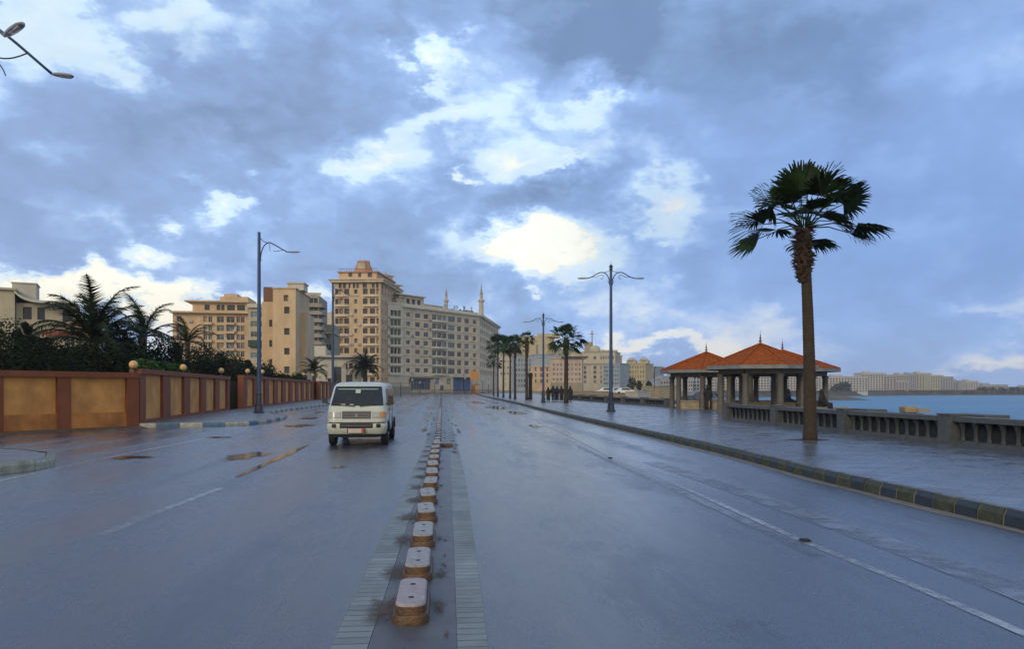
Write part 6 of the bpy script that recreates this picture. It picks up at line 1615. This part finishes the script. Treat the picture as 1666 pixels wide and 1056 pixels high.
# rise of ground carrying them
m_ = MB(); q0, q1, q2, q3 = at(905, 152), at(1075, 118), at(1095, 165), at(905, 185); m_.prism([(q0.x, q0.y), (q1.x, q1.y), (q2.x, q2.y), (q3.x, q3.y)], -.05, .36); tag(m_.build('terrace_ground', M['stone_tan']), kind='structure')
for i, (px, d, zt_, r0, lb) in enumerate(((1028, 330, 6.6, 2.2, 'round dark tree in front of the yellowish domed block'), (1040, 334, 5.2, 1.6, 'smaller round dark tree right of the larger one'), (1056, 330, 4.8, 1.8, 'low dark tree near the grey flank of the old buildings'))):
    o = tree(px, d, zt_, r0, 300 + i, lb, 'leaf_mid', 1.0, 1200, .35, 'round_tree'); o['group'] = 'small trees by the beach'
# single lamp arm far right by the left pavilion
q = at(1069, 118, 0); t = thing('street_lamp', 'distant thin street lamp just left of the left pavilion roof', 'street lamp', q, -YAW); m_ = MB(); zt_ = zof(598, 118)
m_.tube([(-.4, 0, 0), (-.4, 0, zt_)], .05, 6); m_.tube([(-.4, 0, zt_), (.2, 0, zt_ + .1)], .03, 5); m_.build('pole', M['lamp_dark'], t); m_ = MB(); m_.box((.35, 0, zt_ + .1), (.8, .25, .1)); m_.build('lamp_head', M['lamp_head'], t)

# ================================================================== FAR SHORE
def coastd(px):
    pts = [(1000, 440), (1138, 440), (1160, 540), (1230, 600), (1330, 640), (1400, 690), (1480, 745), (1560, 765), (1700, 770), (2100, 790)]
    for (a, da), (b, db) in zip(pts, pts[1:]):
        if px <= b: return da + (db - da) * (px - a) / (b - a)
    return 790
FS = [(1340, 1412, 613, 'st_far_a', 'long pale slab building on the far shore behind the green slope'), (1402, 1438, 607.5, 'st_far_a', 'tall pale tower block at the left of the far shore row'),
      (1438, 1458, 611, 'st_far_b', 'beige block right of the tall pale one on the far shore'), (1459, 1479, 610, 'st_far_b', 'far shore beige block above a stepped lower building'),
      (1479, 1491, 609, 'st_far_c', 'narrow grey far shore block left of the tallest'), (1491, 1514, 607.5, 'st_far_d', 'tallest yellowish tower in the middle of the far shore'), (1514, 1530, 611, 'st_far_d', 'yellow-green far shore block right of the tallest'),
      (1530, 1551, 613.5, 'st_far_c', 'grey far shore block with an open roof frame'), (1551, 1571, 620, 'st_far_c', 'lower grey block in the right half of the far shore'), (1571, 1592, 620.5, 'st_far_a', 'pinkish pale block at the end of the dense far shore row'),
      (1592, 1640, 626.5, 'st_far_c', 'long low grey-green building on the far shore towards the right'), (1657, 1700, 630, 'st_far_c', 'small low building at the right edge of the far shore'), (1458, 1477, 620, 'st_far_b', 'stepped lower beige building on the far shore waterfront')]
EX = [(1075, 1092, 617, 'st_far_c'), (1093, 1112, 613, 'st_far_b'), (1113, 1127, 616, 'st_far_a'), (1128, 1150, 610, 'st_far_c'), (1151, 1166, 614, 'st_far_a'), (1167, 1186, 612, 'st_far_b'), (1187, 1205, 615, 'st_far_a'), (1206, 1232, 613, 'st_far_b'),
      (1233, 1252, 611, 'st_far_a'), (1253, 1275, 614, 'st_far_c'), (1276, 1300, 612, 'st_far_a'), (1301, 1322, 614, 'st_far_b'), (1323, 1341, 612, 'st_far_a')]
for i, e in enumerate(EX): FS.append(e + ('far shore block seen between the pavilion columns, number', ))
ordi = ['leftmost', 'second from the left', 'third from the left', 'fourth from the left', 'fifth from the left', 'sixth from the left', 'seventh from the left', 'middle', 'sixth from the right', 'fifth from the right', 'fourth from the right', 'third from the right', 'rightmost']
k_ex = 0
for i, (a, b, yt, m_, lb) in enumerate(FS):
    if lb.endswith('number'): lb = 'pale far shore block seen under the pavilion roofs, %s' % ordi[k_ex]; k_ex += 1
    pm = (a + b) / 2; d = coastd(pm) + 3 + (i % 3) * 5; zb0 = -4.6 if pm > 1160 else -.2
    if lb.startswith('stepped'): d -= 3
    fr = Frame(a, d, b, d + 2); zt = fr.h(pm, yt); nf = max(3, int((zt + 1.5) / 2.1)); nc = max(4, int(fr.L / 2.6))
    if zb0 > -1: nf = max(3, int((zt - 1) / 2.1))
    z00 = zt - .9 - nf * 2.1
    fh = [(fr.L * (c + .16) / nc, fr.L * (c + .80) / nc, z00 + 2.1 * f + .3, z00 + 2.1 * f + 1.55) for f in range(nf) for c in range(nc)]
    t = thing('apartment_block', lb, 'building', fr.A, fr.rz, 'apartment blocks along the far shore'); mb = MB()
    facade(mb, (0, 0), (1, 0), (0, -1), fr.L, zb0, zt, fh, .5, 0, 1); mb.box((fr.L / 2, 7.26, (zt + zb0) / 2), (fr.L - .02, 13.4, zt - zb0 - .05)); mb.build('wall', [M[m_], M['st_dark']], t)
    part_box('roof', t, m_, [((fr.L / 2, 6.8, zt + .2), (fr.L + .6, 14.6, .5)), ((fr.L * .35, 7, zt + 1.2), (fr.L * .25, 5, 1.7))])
# green slope and shoreline trees on the far shore
def canopy(pa_, pb2, d0, z0, z1, n, seed, label, m_='far_green', hill=False):
    r_ = random.Random(seed); mb = MB()
    for i in range(n):
        px = r_.uniform(pa_, pb2); d = coastd(px) + d0 + r_.uniform(-2, 6); tt = (px - pa_) / (pb2 - pa_)
        env = (math.sin(PI * tt) ** .5 if hill else 1.0)
        zc = z0 + (z1 - z0) * env * r_.random() ** .8; p = at(px, d, zc); s = r_.uniform(.6, 1.5)
        for k in range(9):
            v = Vector((r_.gauss(0, 1), r_.gauss(0, 1), r_.gauss(0, .7))); q = p + v.normalized() * s; a = Vector((r_.gauss(0, 1), r_.gauss(0, 1), r_.gauss(0, 1))).normalized() * s * .6; b_ = a.cross(v).normalized() * s * .6
            mb.add([q - a, q - b_, q + a, q + b_], [(0, 1, 2, 3)])
    return tag(mb.build('woodland', M[m_], None), label, kind='stuff')
M['far_green'] = mat('far_shore_foliage', (.05, .062, .045), .8, .35, .08)
canopy(1350, 1404, 0, -3, 6.5, 600, 2, 'green wooded slope on the far shore', hill=True)
canopy(1335, 1720, -5, -4.6, -1.8, 700, 3, 'trees along the far shore waterfront')
canopy(1165, 1340, -4, -4.6, -1.8, 450, 4, 'trees along the shore seen under the pavilion roofs')
canopy(1590, 1760, 0, -4, 2.0, 420, 6, 'darker trees at the right of the far shore')
# dark rocky spit in the bay
m_ = MB(); r_ = random.Random(5); rings = []; c = at(1352, 430, 0); n = 24
for rr, z in ((1.0, -5.3), (.8, -4.3), (.55, -3.3), (.3, -2.6), (.1, -2.3)):
    rings.append([(c.x + 21 * rr * math.cos(2 * PI * k / n) * r_.uniform(.9, 1.1), c.y + 12 * rr * math.sin(2 * PI * k / n) * r_.uniform(.9, 1.1), z + r_.uniform(-.2, .2)) for k in range(n)])
loft(m_, rings); tag(m_.build('rocky_spit', mat('spit_rock', (.10, .09, .075), .9, .3, .2, .4, 2)), kind='structure')

# ================================================================== HAZE over the bay
if HAZE > 0:
    mb = MB(); mb.box((0, 900, 24), (4400, 2600, 64)); hz = mb.build('haze', bpy.data.materials.new('haze')); tag(hz, kind='stuff')
    hm = hz.data.materials[0]; hm.use_nodes = True; nt = hm.node_tree
    for n_ in list(nt.nodes): nt.nodes.remove(n_)
    o_ = nt.nodes.new('ShaderNodeOutputMaterial'); v_ = nt.nodes.new('ShaderNodeVolumePrincipled')
    v_.inputs['Color'].default_value = (.80, .88, 1.0, 1); v_.inputs['Density'].default_value = HAZE
    nt.links.new(v_.outputs[0], o_.inputs['Volume'])
